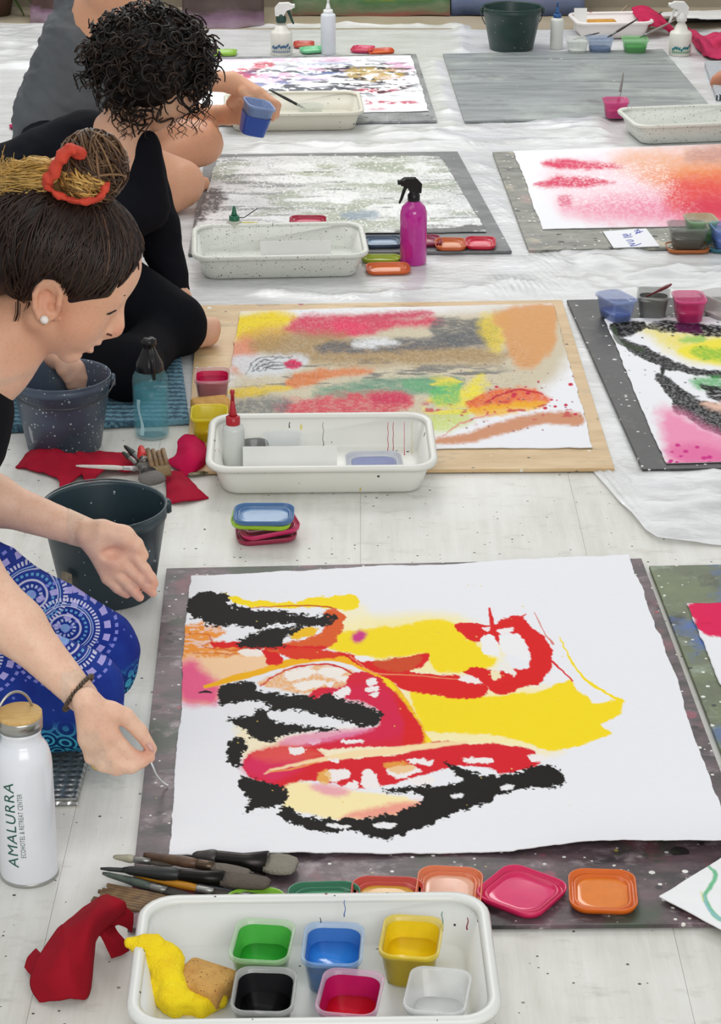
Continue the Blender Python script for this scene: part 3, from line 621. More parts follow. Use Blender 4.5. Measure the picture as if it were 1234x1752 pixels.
def tray(label, c4, mat, h=.058, w=.385, d=.228, prop=0):
    A, B, C_, D = [P(*q, h) for q in c4]; c = (A+B+C_+D)/4; e = (B-A)+(C_-D); rz = math.atan2(e[1], e[0])
    t = empty('plastic_tray', (c[0], c[1], .003), rz, label, 'tray', 'white plastic trays')
    if prop: t.location.z = .0065; t.rotation_euler = (prop, 0, rz)
    r = .035
    R = lambda ww, dd, z, rr=r: rrect(ww, dd, rr, z, 6)
    rings = [R(w-.05, d-.05, 0, r*.8), R(w-.042, d-.042, .004), R(w-.014, d-.014, h-.005), R(w-.017, d-.017, h-.004), R(w-.045, d-.045, .009, r*.8), R(w-.06, d-.06, .006, r*.7)]
    mk('basin', *loft(rings), mat, t)
    rim = [R(w-.017, d-.017, h-.008), R(w+.004, d+.004, h-.010, r*1.15), R(w+.008, d+.008, h-.004, r*1.2), R(w+.002, d+.002, h, r*1.15), R(w-.012, d-.012, h, r), R(w-.020, d-.020, h-.005, r)]
    rim.append(rim[0]); mk('rim', *loft(rim, False, False), mat, t)
    return t
def tubmat(name, col, alpha): return pm('tub_'+name, col, .18, alpha=alpha*.68, ns=40, spec=.6)
def tub(label, pos, colw, colp, level=.6, alpha=.45, rz=0, w=.064, d=.080, h=.048, tilt=(0, 0), z=0, smear=None, name='paint_tub', group='small rectangular paint tubs', key=None):
    """pos: pixel of the rim centre; z: height its base stands at"""
    p = P(*pos, z+h); key = key or (str(colw)+str(alpha))
    t = empty(name, (p[0], p[1], z), rz, label, 'paint tub', group); t.rotation_euler = (tilt[0], tilt[1], rz)
    R = lambda f, zz, o=0, rr=.016: rrect(w*f+o, d*f+o, rr, zz, 5)
    shell = [R(.74, 0), R(.80, .002), R(.97, h-.006), R(1.04, h-.006), R(1.05, h-.001), R(1.0, h), R(.94, h-.003), R(.76, .004), R(.72, .003)]
    mk('tub_wall', *loft(shell), tubmat(key, colw, alpha), t)
    lv = .004+(h-.01)*level; f = .755+.185*lv/h
    mk('paint', *loft([R(.745, .0035), R(f-.01, lv-.001), R(f-.02, lv)]), pm('paint_'+str(colp), colp, .12, ns=20, spec=.5), t)
    if smear:   # dried paint on the inside of the back wall
        mk('paint_smear', *loft([R(f-.025, lv-.001), R(.915, h-.006)], False, False), pm('smear_'+str(smear), smear, .35, ns=60), t)
    return t
def lid(label, pos, col, film=None, rz=0, z=0, tilt=(0, 0), w=.078, d=.100, h=.010, group='loose tub lids'):
    p = P(*pos, z); t = empty('tub_lid', (p[0], p[1], z+.0005), rz, label, 'lid', group); t.rotation_euler = (tilt[0], tilt[1], rz)
    R = lambda o, zz, rr=.02: rrect(w+o, d+o, rr, zz, 6)
    rings = [R(-.014, 0), R(-.004, .0015), R(0, h-.001), R(-.0015, h), R(-.004, h-.0005), R(-.006, .004), R(-.012, .004), R(-.014, .0062), R(-.018, .0062), R(-.020, .0025)]
    mk('lid_shell', *loft(rings), pm('lid_'+str(col), col, .22, ns=25, spec=.5), t)
    if film: mk('paint_film', *loft([R(-.0205, .0026), R(-.023, .0034), R(-.034, .003)], False), pm('film_'+str(film), film, .15, ns=50, col2=None), t)
    return t
def bucket(label, cpx, base_y, wpx, hang, mat, base_f=.74, handle_z=None):
    """cpx: pixel of rim centre; base_y: pixel row of the lowest visible base point"""
    n = P(cpx[0], base_y); Yc = n[1]
    for _ in range(4):
        q = Q(cpx[0], cpx[1], Yc); r = wpx*.5*mpp(Yc, cpx[1]); Yc = n[1]+r*base_f
    h = q[2]; t = empty('bucket', (q[0], Yc, 0), 0, label, 'bucket', 'plastic buckets of rinsing water')
    rb = r*base_f
    prof = [(rb*.96, .0), (rb, .002), (rb+(r-rb)*.5, h*.5), (r*.965, h*.86), (r*.985, h*.865), (r*.985, h*.94), (r*.975, h*.945), (r*.99, h-.004), (r*1.0, h-.001), (r*.99, h), (r*.955, h-.001), (r*.945, h-.006), (rb+(r-rb)*.45-.003, h*.5), (rb-.003, .004), (.01, .003)]
    mk('bucket_body', *lathe(prof, 56), mat, t)
    wl_ = h*.35; rw = rb+(r-rb)*.35-.004
    mk('rinse_water', *lathe([(rw*.99, wl_-.004), (rw*.99, wl_)], 40), pm('dirty_water', '232a2c', .08), t)
    mk('ear', *xf(box(-.008, .008, -.005, .005, -.012, .010, .003), (r*math.cos(hang[0])*1.02, r*math.sin(hang[0])*1.02, h-.014), hang[0]+1.57), mat, t)
    mk('ear', *xf(box(-.008, .008, -.005, .005, -.012, .010, .003), (-r*math.cos(hang[0])*1.02, -r*math.sin(hang[0])*1.02, h-.014), hang[0]+1.57), mat, t)
    pts = []; ax = np.array([math.cos(hang[0]), math.sin(hang[0]), 0]); ay = np.array([-ax[1], ax[0], 0])
    for i in range(25):
        a = math.pi*i/24; pts.append(ax*r*1.04*math.cos(a)+ay*r*1.06*math.sin(a)*math.cos(hang[1])+np.array([0, 0, h-.012+r*1.06*math.sin(a)*math.sin(hang[1])]))
    mk('wire_handle', *tube(pts, .0016, 6), pm('wire', '4c5052', .35, .7), t)
    return t, q, r, h
def bottle_pos(px, base_y, r):
    n = P(px, base_y); return np.array([n[0]*(n[1]+r)/n[1], n[1]+r, 0])
def wrap2(vf, R, z0, a0=0):
    return [(R*math.sin(a0+x/R), -R*math.cos(a0+x/R), z0+y) for x, y in [(v[0], v[1]) for v in vf[0]]], vf[1]
def disc2(cx, cy, rx, ry, n=8): return [(cx+rx*math.cos(6.283*i/n), cy+ry*math.sin(6.283*i/n), 0) for i in range(n)], [tuple(range(n))]
def text2(s, size, rot=0, bold=0):
    cu = bpy.data.curves.new('lettering', 'FONT'); cu.body = s; cu.size = size; cu.resolution_u = 3; cu.offset = bold
    cu.space_character = 1.12
    ob = bpy.data.objects.new('lettering', cu); COL.objects.link(ob)
    me = bpy.data.meshes.new_from_object(ob.evaluated_get(bpy.context.evaluated_depsgraph_get()))
    bm = bmesh.new(); bm.from_mesh(me)
    for yy in np.arange(-.004, .024, .002): bmesh.ops.bisect_plane(bm, geom=bm.verts[:]+bm.edges[:]+bm.faces[:], plane_co=(0, float(yy), 0), plane_no=(0, 1, 0))
    bmesh.ops.triangulate(bm, faces=bm.faces[:]); bm.verts.index_update()
    V = [tuple(v.co) for v in bm.verts]; Fc = [tuple(v.index for v in f.verts) for f in bm.faces]
    bm.free(); bpy.data.objects.remove(ob); bpy.data.curves.remove(cu)
    c, s_ = math.cos(rot), math.sin(rot)
    return [(x*c-y*s_, x*s_+y*c, 0) for x, y, z in V], Fc
def brush(label, a, b, rad, colh, bl, bw, colb='4a443c', ferr='8f8f8c', flat=.5, fl=.02, name='paint_brush', group='paint brushes', colh2=None):
    """a: handle end, b: bristle tip (world points); rad: handle radius; bl, bw: bristle length, width"""
    a = np.array(a, float); b = np.array(b, float); L = np.linalg.norm(b-a); d = (b-a)/L
    t = empty(name, a, 0, label, 'brush', group)
    at = lambda s: d*s
    h1 = L-bl-fl; q = np.linspace(0, 1, 9)
    rr = rad*np.array([.35, .62, .7, .78, .88, 1.0, 1.05, 1.0, .8])
    mk('handle', *tube([at(h1*s) for s in q], rr, 8), pm('handle_'+colh, colh, .45, ns=60, col2=colh2, amt=.8), t)
    mk('ferrule', *tube([at(h1+fl*s) for s in (-.15, 0, .5, 1)], [rad*.75, rad*.95, rad*.95, max(rad*.9, bw*.35)], 10), pm('ferrule_'+ferr, ferr, .35, .75), t)
    side = np.cross(d, [0, 0, 1]); side /= np.linalg.norm(side); up = np.cross(side, d)
    rings = []
    for s, f in ((-.05, .8), (.25, 1.0), (.6, 1.02), (.9, .85), (1.0, .5)):
        rings.append([tuple(at(h1+fl+bl*s)+side*bw*.5*f*math.cos(6.2832*j/12)+up*bw*.5*flat*f*(1-.4*s)*math.sin(6.2832*j/12)) for j in range(12)])
    mk('bristles', *loft(rings), pm('bristle_'+colb, colb, .7, ns=120, bump=.8, bs=260), t)
    return t
def cloth(name, label, patches, col, col2, thick=.0022, rough=.8, amp=.0015, cat='cloth', nz=70, ridge=0):
    """patches: grids of (px, py, z) rows, splined in both directions"""
    parts = []
    for g in patches:
        rows = [crom([P(q[0], q[1], q[2]) for q in r], 8) for r in g]
        rows = np.array(rows); cols = np.array([crom(rows[:, j], 8) for j in range(rows.shape[1])])
        n, m_ = cols.shape[:2]; V = cols.reshape(-1, 3).copy()
        V[:, 2] += (fbm(V[:, 0]*nz, V[:, 1]*nz, 5, 3)-.5)*amp*2; V[:, 0] += (fbm(V[:, 1]*nz*.7, V[:, 2]*nz*.7, 8, 3)-.5)*amp
        if ridge:
            n_ = fbm(V[:, 0]*26+V[:, 1]*9, V[:, 1]*7-V[:, 0]*4, 31, 2); q_ = (1-np.abs(2*n_-1))**2; V[:, 2] += (q_-.55)*ridge*np.clip(V[:, 2]/.012, 0, 1); V[:, 0] += (q_-.5)*ridge*.4
        V[:, 2] = np.maximum(V[:, 2], .0022)
        idx = np.arange(n*m_).reshape(n, m_)
        parts.append((V.tolist(), np.stack([idx[:-1, :-1], idx[:-1, 1:], idx[1:, 1:], idx[1:, :-1]], -1).reshape(-1, 4).tolist()))
    o = mk(name, *join(parts), pm('cloth_'+col, col, rough, col2=col2, ns=14, amt=.7, bump=.25, bs=600, bd=.001, spec=.1))
    s = o.modifiers.new('thickness', 'SOLIDIFY'); s.thickness = thick; s.offset = 0
    return tag(o, label, cat)

# ------------------------------------------------------------------ trays
T1 = tray('white tray of open paint tubs in the foreground', [(233, 1537), (842, 1531), (864, 1744), (208, 1754)], TRAYM[0], .06, d=.240)
T2 = tray('white tray with red-capped bottle below the streaky painting', [(376, 718), (736, 715), (740, 796), (346, 800)], TRAYM[2], .060, prop=.055)
T3 = tray('speckled white tray beside the magenta spray bottle', [(338, 392), (618, 388), (624, 433), (329, 440)], TRAYM[1], .060, prop=.055)
T4 = tray('milky tray below the far pink and black painting', [(398, 162), (611, 159), (604, 194), (394, 197)], speck_mat('tray_milky', 'dedbcb', '4a4a44', .08, 60), .058, prop=.055)
T5 = tray('speckled tray near the pink tub at the right edge', [(1057, 187), (1300, 179), (1318, 206), (1072, 216)], TRAYM[1], .058)
T6 = tray('farthest white tray holding a yellow block and brush', [(975, 17), (1118, 15), (1106, 44), (982, 47)], speck_mat('tray_plain', 'efe9e6', 'c0808a', .05, 40), .058, .26, .2)

# ------------------------------------------------------------------ foreground tubs
tz = .0095
tub('tub of green paint in the foreground tray', (449, 1606), 'bfe3b4', '2fa534', .42, .55, -.10, z=tz, smear='52b84c')
tub('tub of sky blue paint in the foreground tray', (570, 1612), '9cc4ee', '2f86e0', .60, .5, -.05, z=tz, smear='3f78c0')
tub('tub of yellow paint in the foreground tray', (704, 1600), 'f2d93a', 'f6cf12', .50, .8, -.12, z=tz, smear='e8cc22')
tub('tub of black paint in the foreground tray', (452, 1691), 'b8bab8', '0b0b0c', .45, .75, -.05, z=tz, smear='17171a')
tub('tub of magenta and red paint in the foreground tray', (599, 1695), 'e0b4cc', 'd81424', .40, .6, -.14, z=tz, smear='b8145c')
tub('tub of white paint in the foreground tray', (749, 1692), 'e8eaea', 'eceeee', .30, .7, -.16, z=tz)
def sponge(label, px, py, w, d, h, rz, z, tilt=0):
    p = P(px, py, z+h); o = mk('sponge', *box(-w/2, w/2, -d/2, d/2, 0, h, .004), None)
    if 'sponge' not in MATS:
        m, t = newmat('sponge'); c = t.mix(t.ramp(t.noise(60, 5), [(.35, 0.0), (.7, 1.0)]), 'd9a95e', 'c08c48')
        c = t.mix(t.clamp(t.specks(260, .35, .5)), c, '9a6a34'); t.base(c); t.b.inputs['Roughness'].default_value = .9; t.bump(t.noise(320, 4), .8, .003)
    o.data.materials.append(MATS['sponge']); o.location = (p[0], p[1], z); o.rotation_euler = (tilt, 0, rz); tag(o, label, 'sponge'); return o
sponge('tan sponge beside the yellow cloth in the foreground tray', 350, 1665, .062, .05, .026, -.5, tz+.002)
sponge('tan sponge block behind the yellow tub', 362, 684, .07, .05, .035, .3, .0125)

# ------------------------------------------------------------------ lids round the main painting
zb = BT
lid('hot pink lid lying on the mauve board', (893, 1533), 'd8265e', 'e23a70', -.62, zb, w=.088, d=.088)
lid('orange lid nearest the white card with a green stroke', (1031, 1533), 'dd6a1e', 'e98430', -.06, zb, w=.080, d=.088)
lid('peach-orange lid leaning behind the foreground tray', (768, 1533), 'e0784e', 'eab094', -.1, zb, w=.078)
lid('red-rimmed lid just behind the blue and yellow tubs', (662, 1551), 'cc4a3c', 'd8a034', -.05, zb, w=.086)
lid('dark green lid just behind the foreground tray', (556, 1560), '2f7a58', '57a07a', .05, zb, w=.086)
lid('lime green lid behind the foreground tray under the brushes', (440, 1572), '8cc832', None, .1, zb, w=.07)
# stack of lids
s0 = dict(w=.098, d=.076)
lid('lowest dark red lid of the stack beside the buckets', (456, 918), 'a02a4a', None, .12, 0, (0, -.05), **s0)
lid('pink lid third from the top of the lid stack', (460, 906), 'cf2f66', None, .25, .012, (0, -.10), **s0)
lid('lime green lid second in the lid stack', (448, 894), 'a3cf2c', None, -.04, .026, (0, .03), **s0)
lid('blue lid on top of the lid stack', (452, 886), '4a74a4', '8aa8cc', 0, .038, (.02, 0), **s0)

# ------------------------------------------------------------------ white bottle with bamboo cap
p = bottle_pos(53, 1521, .035); wb = empty('steel_water_bottle', p, 0, 'white steel water bottle with bamboo cap and green lettering', 'water bottle')
ztop = Q(42, 1212, p[1])[2]; zs = Q(42, 1270, p[1])[2]; zn = Q(42, 1250, p[1])[2]; zc = zn+.004
WHM = pm('white_enamel', 'e9ecf2', .22, ns=8, coat=.3)
mk('bottle_body', *lathe([(.030, 0), (.0335, .002), (.0348, .006), (.0348, zs-.028), (.034, zs-.018), (.031, zs-.006), (.026, zs+.002), (.0238, zs+.005), (.0238, zn-.001), (.0245, zn), (.0245, zn+.003), (.022, zn+.004)], 64), WHM, wb)
mk('base_ring', *lathe([(.0345, .0), (.0352, .001), (.0352, .004), (.0349, .005)], 64), pm('steel', 'b8b8b4', .28, .9), wb)
cp = mk('cap', *lathe([(.023, zc), (.0265, zc+.001), (.0268, zc+.013), (.0262, zc+.0165), (.02, zc+.0165)], 56), MATS['steel'], wb)
m, t = newmat('bamboo'); t.base(t.mix(t.ramp(t.noise(5, 5, .6, t.coord((14, 90, 14), rot=(0, 0, .6))), [(.3, 0.0), (.7, 1.0)]), 'dcb878', 'c49a58')); t.b.inputs['Roughness'].default_value = .5
mk('bamboo_disc', *lathe([(.0262, zc+.0150), (.0266, zc+.0165), (.0266, zc+.0195), (.0258, zc+.0205), (.0, zc+.0205)], 56, cap1=False), MATS['bamboo'], cp)
hp = []
for i in range(25):
    a = math.pi*i/24; hp.append((-.0275*math.cos(a)*.72-.006, .018*math.cos(a)*-1, zc+.006+.040*math.sin(a)))
mk('wire_loop', *tube(hp, .0017, 8), MATS['steel'], wb)
GR = pm('green_print', '1d5a4a', .5)
def sil(px): return math.asin(max(-1, min(1, (px-49)/52)))
zt0 = Q(30, 1484, p[1]-.033)[2]; zt1 = Q(30, 1340, p[1]-.033)[2]
a_ = text2('AMALURRA', .0195, math.pi/2, 0); L = max(v[1] for v in a_[0])-min(v[1] for v in a_[0]); k = (zt1-zt0)/L
a_ = ([(x*1.0, y*k, 0) for x, y, z in a_[0]], a_[1])
mk('lettering', *wrap2(a_, .03515, zt0, sil(39)), GR, wb, False)
z20 = Q(50, 1467, p[1]-.033)[2]; z21 = Q(50, 1358, p[1]-.033)[2]
b_ = text2('ECOHOTEL & RETREAT CENTER', .0085, math.pi/2, 0); L = max(v[1] for v in b_[0])-min(v[1] for v in b_[0]); k = (z21-z20)/L
b_ = ([(x, y*k, 0) for x, y, z in b_[0]], b_[1])
mk('lettering', *wrap2(b_, .03515, z20, sil(53)), pm('grey_print', '5a6a66', .5), wb, False)

# ------------------------------------------------------------------ buckets
def bucket_mat(name, a, b, splat):
    m, t = newmat(name); c = t.mix(t.ramp(t.noise(9, 5), [(.35, 0.0), (.7, 1.0)]), a, b)
    if splat:
        c = t.mix(t.clamp(t.specks(170, .36, splat)), c, 'b8c2c8'); c = t.mix(t.clamp(t.specks(60, .3, splat*.6, vec=t.coord((1, 1, .18), loc=(3, 1, 2)))), c, '9aa6ae')
    t.base(c); t.b.inputs['Roughness'].default_value = .38; t.bump(t.noise(50, 4), .1, .002); return m
bk1, *_ = bucket('dark green-blue bucket in front of the red cloths, near the palm-up hand', (178, 862), 1047, 217, (.3, .12), bucket_mat('bucket_teal', '2c4048', '24343c', .08))
bk2, *_ = bucket('paint-splashed slate blue bucket with a hand dipping into it', (104, 640), 786, 172, (.15, -2.9), bucket_mat('bucket_slate', '465366', '38434f', .55))
bk3, *_ = bucket('dark green bucket standing behind the bare slate board', (877, 10), 91, 103, (0, -1.15), bucket_mat('bucket_green', '24403c', '1c322f', .05), .72)
for (px, py) in ((116, 946), (242, 925)):   # label stickers left on the teal bucket
    rb_ = bk1.location; q = P(px, py, .08)
    ang = math.asin(max(-1, min(1, (px-178)/104)))
    R_ = .0885; mk('sticker', *wrap2(join([([(-.011, -.011, 0), (0, -.012, 0), (.011, -.010, 0), (.011, .010, 0), (0, .011, 0), (-.011, .009, 0)], [(0, 1, 4, 5), (1, 2, 3, 4)])]), R_, .055 if px < 180 else .085, ang), pm('old_sticker', 'a89c84', .7, col2='5c4a38', ns=150), bk1, False)

# ------------------------------------------------------------------ spray and squeeze bottles
def trigger_head(t, z, s, mat, mat2, dirx=-1):
    """pump head with nozzle, trigger; z: neck height; s: scale"""
    mk('collar', *lathe([(.012*s, z), (.0125*s, z+.001), (.0125*s, z+.012*s), (.009*s, z+.016*s), (.008*s, z+.02*s)], 24), mat2, t)
    prof = [(-.012, .018), (-.013, .034), (-.004, .044), (.018, .045), (.026, .040), (.027, .035), (.012, .030), (.004, .016)]
    w = .0075*s; V = [(dirx*x*s, y_, z+zz*s) for y_ in (-w, w) for x, zz in prof]; n = len(prof)
    Fc = [tuple(range(n)), tuple(range(2*n-1, n-1, -1))]+[(i, (i+1) % n, n+(i+1) % n, n+i) for i in range(n)]
    hd = mk('pump_head', V, Fc, mat, t, False); bv = hd.modifiers.new('soft', 'BEVEL'); bv.width = .002*s; bv.segments = 2
    mk('nozzle', *tube([(dirx*.024*s, 0, z+.039*s), (dirx*.033*s, 0, z+.039*s)], .005*s, 10), mat, hd)
    mk('trigger', *tube([(dirx*.014*s, 0, z+.034*s), (dirx*.020*s, 0, z+.022*s), (dirx*.026*s, 0, z+.004*s), (dirx*.030*s, 0, z-.004*s)], [.004*s, .0038*s, .003*s, .0022*s], 8), mat2, hd)
BLK = pm('black_plastic', '17171a', .3, ns=20, spec=.35)
# magenta
p = bottle_pos(707, 457, .030); t = empty('spray_bottle', p, .25, 'magenta spray bottle with black trigger head', 'spray bottle')
zz = lambda py, px=707: Q(px, py, p[1])[2]
r = .0305; hs = zz(352)
m_, tt = newmat('magenta_plastic'); tt.base(tt.mix(tt.ramp(tt.noise(18, 3), [(.3, 0.0), (.7, 1.0)]), 'c4169a', 'd83aae')); tt.b.inputs['Roughness'].default_value = .15; tt.b.inputs['Transmission Weight'].default_value = .25; tt.b.inputs['Coat Weight'].default_value = .4
mk('bottle_body', *lathe([(.024, 0), (.0285, .002), (r, .006), (r, hs-.02), (r*.97, hs-.012), (r*.85, hs-.002), (r*.6, hs+.007), (r*.42, hs+.011), (r*.38, hs+.016)], 44), m_, t)
trigger_head(t, hs+.012, 1.12, BLK, BLK, -1)
# turquoise glass bottle with pump
p = bottle_pos(261, 757, .032); t = empty('pump_bottle', p, 0, 'clear turquoise pump bottle with a black hood cap', 'spray bottle')
hs = Q(261, 632, p[1])[2]; r = .0325
gm = pm('turquoise_glass', '9fe0e8', .05, alpha=.13, ns=6, spec=.8)
mk('bottle_body', *lathe([(.026, 0), (.030, .002), (r, .007), (r, hs-.022), (r*.96, hs-.012), (r*.8, hs-.002), (r*.55, hs+.006)], 44), gm, t)
mk('liquid', *lathe([(.025, .005), (.030, .007), (r-.0025, .010), (r-.0025, hs*.74), (r-.003, hs*.745)], 40), pm('turquoise_liquid', '2aa0b8', .06, alpha=.24, ns=6), t)
mk('label_print', *wrap2(([(-.03+.004*math.sin(i*.6), .012+i*.0075, 0) for i in range(10)]+[(-.023+.004*math.sin(i*.6+.5), .012+i*.0075, 0) for i in range(10)], [(i, i+10, i+11, i+1) for i in range(9)]), r+.0004, .0, .25), pm('pale_print', 'bfe8f0', .4, alpha=.8), t, False)
mk('hood_cap', *lathe([(r*.72, hs-.004), (r*.78, hs), (r*.74, hs+.012), (r*.5, hs+.028), (r*.34, hs+.040), (r*.32, hs+.045), (r*.42, hs+.047), (r*.42, hs+.056), (r*.25, hs+.060)], 36), BLK, t)
mk('pump_lever', *tube([(.004, -.018, hs+.044), (.008, -.026, hs+.02), (.010, -.028, hs-.01)], [.005, .0045, .003], 8), BLK, t)
def squeeze(label, pos, r, h, colb, coln, nh, alpha=.9, z=0, cap=None, group='squeeze bottles'):
    t = empty('squeeze_bottle', (pos[0], pos[1], z), 0, label, 'bottle', group)
    mk('bottle_body', *lathe([(r*.85, 0), (r, .003), (r, h-.010), (r*.93, h-.004), (r*.6, h), (r*.5, h+.002)], 36), pm('bottle_'+colb, colb, .3, alpha=alpha, ns=12), t)
    nm = pm('nozzle_'+coln, coln, .3, ns=20)
    sc = mk('screw_cap', *lathe([(r*.62, h), (r*.64, h+.001), (r*.62, h+nh*.22), (r*.45, h+nh*.25)], 28), nm, t)
    mk('nozzle', *lathe([(r*.42, h+nh*.22), (r*.30, h+nh*.4), (r*.16, h+nh*.7), (r*.10, h+nh*.74)], 20), nm, sc)
    if cap:
        nz = mk('tip_cap', *lathe([(r*.17, h+nh*.70), (r*.16, h+nh*.9), (r*.22, h+nh*.92), (r*.2, h+nh), (0, h+nh)], 16, cap1=False), nm, sc)
    return t
q = Q(398, 795, T2.location[1]-.02); zf = .0115
sq = squeeze('white squeeze bottle with a red nozzle in the tray', (P(399, 727, .085)[0], P(399, 727, .085)[1]), .0195, .075, 'd9dcd8', 'b3202c', .062, .95, zf, True)
sq2 = squeeze('clear squeeze bottle with a green nozzle in the speckled tray', (P(401, 375, .08)[0], P(401, 375, .08)[1]), .019, .066, 'cfd0c0', '1f6a4c', .045, .6, zf)
mk('tethered_cap', *tube([(.004, 0, .072), (.022, 0, .072), (.045, 0, .088), (.054, 0, .094)], [.0012, .0012, .0012, .0012], 6), pm('dark_cap', '2c3a38', .4), sq2)
mk('painted_stem', *wrap2(join([disc2(0, .034, .005, .007), disc2(-.005, .04, .004, .006), disc2(.005, .041, .004, .006), ([(-.001, .012, 0), (.001, .012, 0), (.001, .03, 0), (-.001, .03, 0)], [(0, 1, 2, 3)])]), .0192, 0, .1), pm('ochre_print', '8c7a3a', .6), sq2, False)
p = bottle_pos(562, 95, .024); squeeze('tall milky squeeze bottle behind the far painting', p, .0245, Q(562, 22, p[1])[2], 'e6ecf2', 'eef0f0', .045, .85, 0, True)
p = bottle_pos(952, 86, .021); squeeze('milky squeeze bottle with a blue nozzle beside the green bucket', p, .0215, Q(952, 30, p[1])[2], 'e6e8e2', '2a5a94', .05, .9, 0, True)
def flower_spray(label, px, by, topy, hdm, col, dirx, rz=0):
    r = .036; p = bottle_pos(px, by, r); t = empty('flower_spray_bottle', p, rz, label, 'spray bottle', 'white flower-printed spray bottles')
    z = lambda py: Q(px, py, p[1])[2]
    hb = z(by-44); hn = z(topy+32)
    wm = pm('cream_plastic', 'e6e4da', .35, alpha=.97, ns=12)
    mk('bottle_body', *lathe([(r*.9, 0), (r, .003), (r, hb-.006), (r*.92, hb), (r*.62, hb+.006), (r*.5, hb+.02), (r*.36, hn-.01), (r*.34, hn)], 40), wm, t)
    fl_ = []; st = []; rr = random.Random(int(px))
    for i in range(9):
        x = -.03+i*.0075; y = .028+rr.uniform(-.006, .008); fl_.append(disc2(x, y, .0042, .0045, 8)); fl_.append(disc2(x+.003, y+.004, .0022, .0022, 6))
        st.append(([(x-.0008, .010, 0), (x+.0008, .010, 0), (x+.0006, y, 0), (x-.0006, y, 0)], [(0, 1, 2, 3)])); st.append(disc2(x+.002, .016, .0032, .0014, 6)); st.append(disc2(x-.002, .013, .003, .0014, 6))
    mk('flower_print', *wrap2(join(fl_), r+.0006, 0), pm('print_'+col[0], col[0], .5), t, False); mk('stem_print', *wrap2(join(st), r+.0005, 0), pm('print_'+col[1], col[1], .5), t, False)
    trigger_head(t, hn-.002, 1.35, hdm[0], hdm[1], dirx); return t
WPL = pm('white_plastic', 'e8e8e4', .35)
flower_spray('cream spray bottle with blue flower print behind the far painting', 482, 97, 5, (WPL, pm('darkgreen_plastic', '1c3f34', .4)), ('33608a', '5a7a98'), 1)
flower_spray('cream spray bottle with teal flower print beside the pink cloth', 1163, 98, 3, (WPL, WPL), ('1f7a80', '2f8a5a'), -1)
# ------------------------------------------------------------------ implicit surfaces (for soft bodies)
def cap_(p0, p1, r0, r1, k=.01, flat=None, op='u'): return ('cap', np.array(p0, float), np.array(p1, float), r0, r1, k, flat, op)
def ell_(c, r, M=None, k=.01, op='u'): return ('ell', np.array(c, float), np.array(r, float), np.eye(3) if M is None else np.array(M, float), k, op)
def sdf_grid(prims, lo, hi, h):
    lo = np.array(lo, float); n = np.maximum(np.ceil((np.array(hi)-lo)/h).astype(int)+1, 3)
    ax = [np.float32(lo[i])+np.float32(h)*np.arange(n[i], dtype=np.float32) for i in range(3)]
    D = np.full(n, .2, np.float32)
    for pr in prims:
        k = pr[5] if pr[0] == 'cap' else pr[4]; op = pr[-1]; mg = k+3*h
        if pr[0] == 'cap': R = max(pr[3], pr[4])*(1 if pr[6] is None else max(1, 1/pr[6][1])); a = np.minimum(pr[1], pr[2])-R-mg; b = np.maximum(pr[1], pr[2])+R+mg
        else: R = max(pr[2]); a = pr[1]-R-mg; b = pr[1]+R+mg
        i0 = np.clip(np.floor((a-lo)/h).astype(int), 0, n); i1 = np.clip(np.ceil((b-lo)/h).astype(int)+1, 0, n)
        if (i1-i0).min() <= 0: continue
        sl = tuple(slice(i0[j], i1[j]) for j in range(3))
        X = [ax[0][sl[0]][:, None, None], ax[1][sl[1]][None, :, None], ax[2][sl[2]][None, None, :]]
        if pr[0] == 'cap':
            p0, p1, r0, r1 = pr[1:5]; ba = p1-p0; L = float(ba@ba)+1e-12
            q = [X[j]-np.float32(p0[j]) for j in range(3)]
            t = np.clip((q[0]*np.float32(ba[0])+q[1]*np.float32(ba[1])+q[2]*np.float32(ba[2]))/np.float32(L), 0, 1)
            v = [q[j]-np.float32(ba[j])*t for j in range(3)]
            if pr[6] is not None:      # squash across an axis: (axis, factor>1 = thinner)
                a_, f = pr[6]; a_ = np.array(a_)/np.linalg.norm(a_); dt = v[0]*np.float32(a_[0])+v[1]*np.float32(a_[1])+v[2]*np.float32(a_[2])
                v = [v[j]+np.float32(a_[j]*(f-1))*dt for j in range(3)]
            d = np.sqrt(v[0]**2+v[1]**2+v[2]**2)-(np.float32(r0)+np.float32(r1-r0)*t)
        else:
            c, r, M = pr[1:4]; q = [X[j]-np.float32(c[j]) for j in range(3)]
            w = [q[0]*np.float32(M[i][0])+q[1]*np.float32(M[i][1])+q[2]*np.float32(M[i][2]) for i in range(3)]
            k0 = np.sqrt(sum((w[i]/np.float32(r[i]))**2 for i in range(3))); k1 = np.sqrt(sum((w[i]/np.float32(r[i]**2))**2 for i in range(3)))+1e-6
            d = k0*(k0-1)/k1
        o = D[sl]
        if op == 'u':
            hh = np.clip(.5+.5*(o-d)/k, 0, 1); D[sl] = o*(1-hh)+d*hh-k*hh*(1-hh)
        else:
            hh = np.clip(.5-.5*(o+d)/k, 0, 1); D[sl] = o*(1-hh)-d*hh+k*hh*(1-hh)
    return D, lo
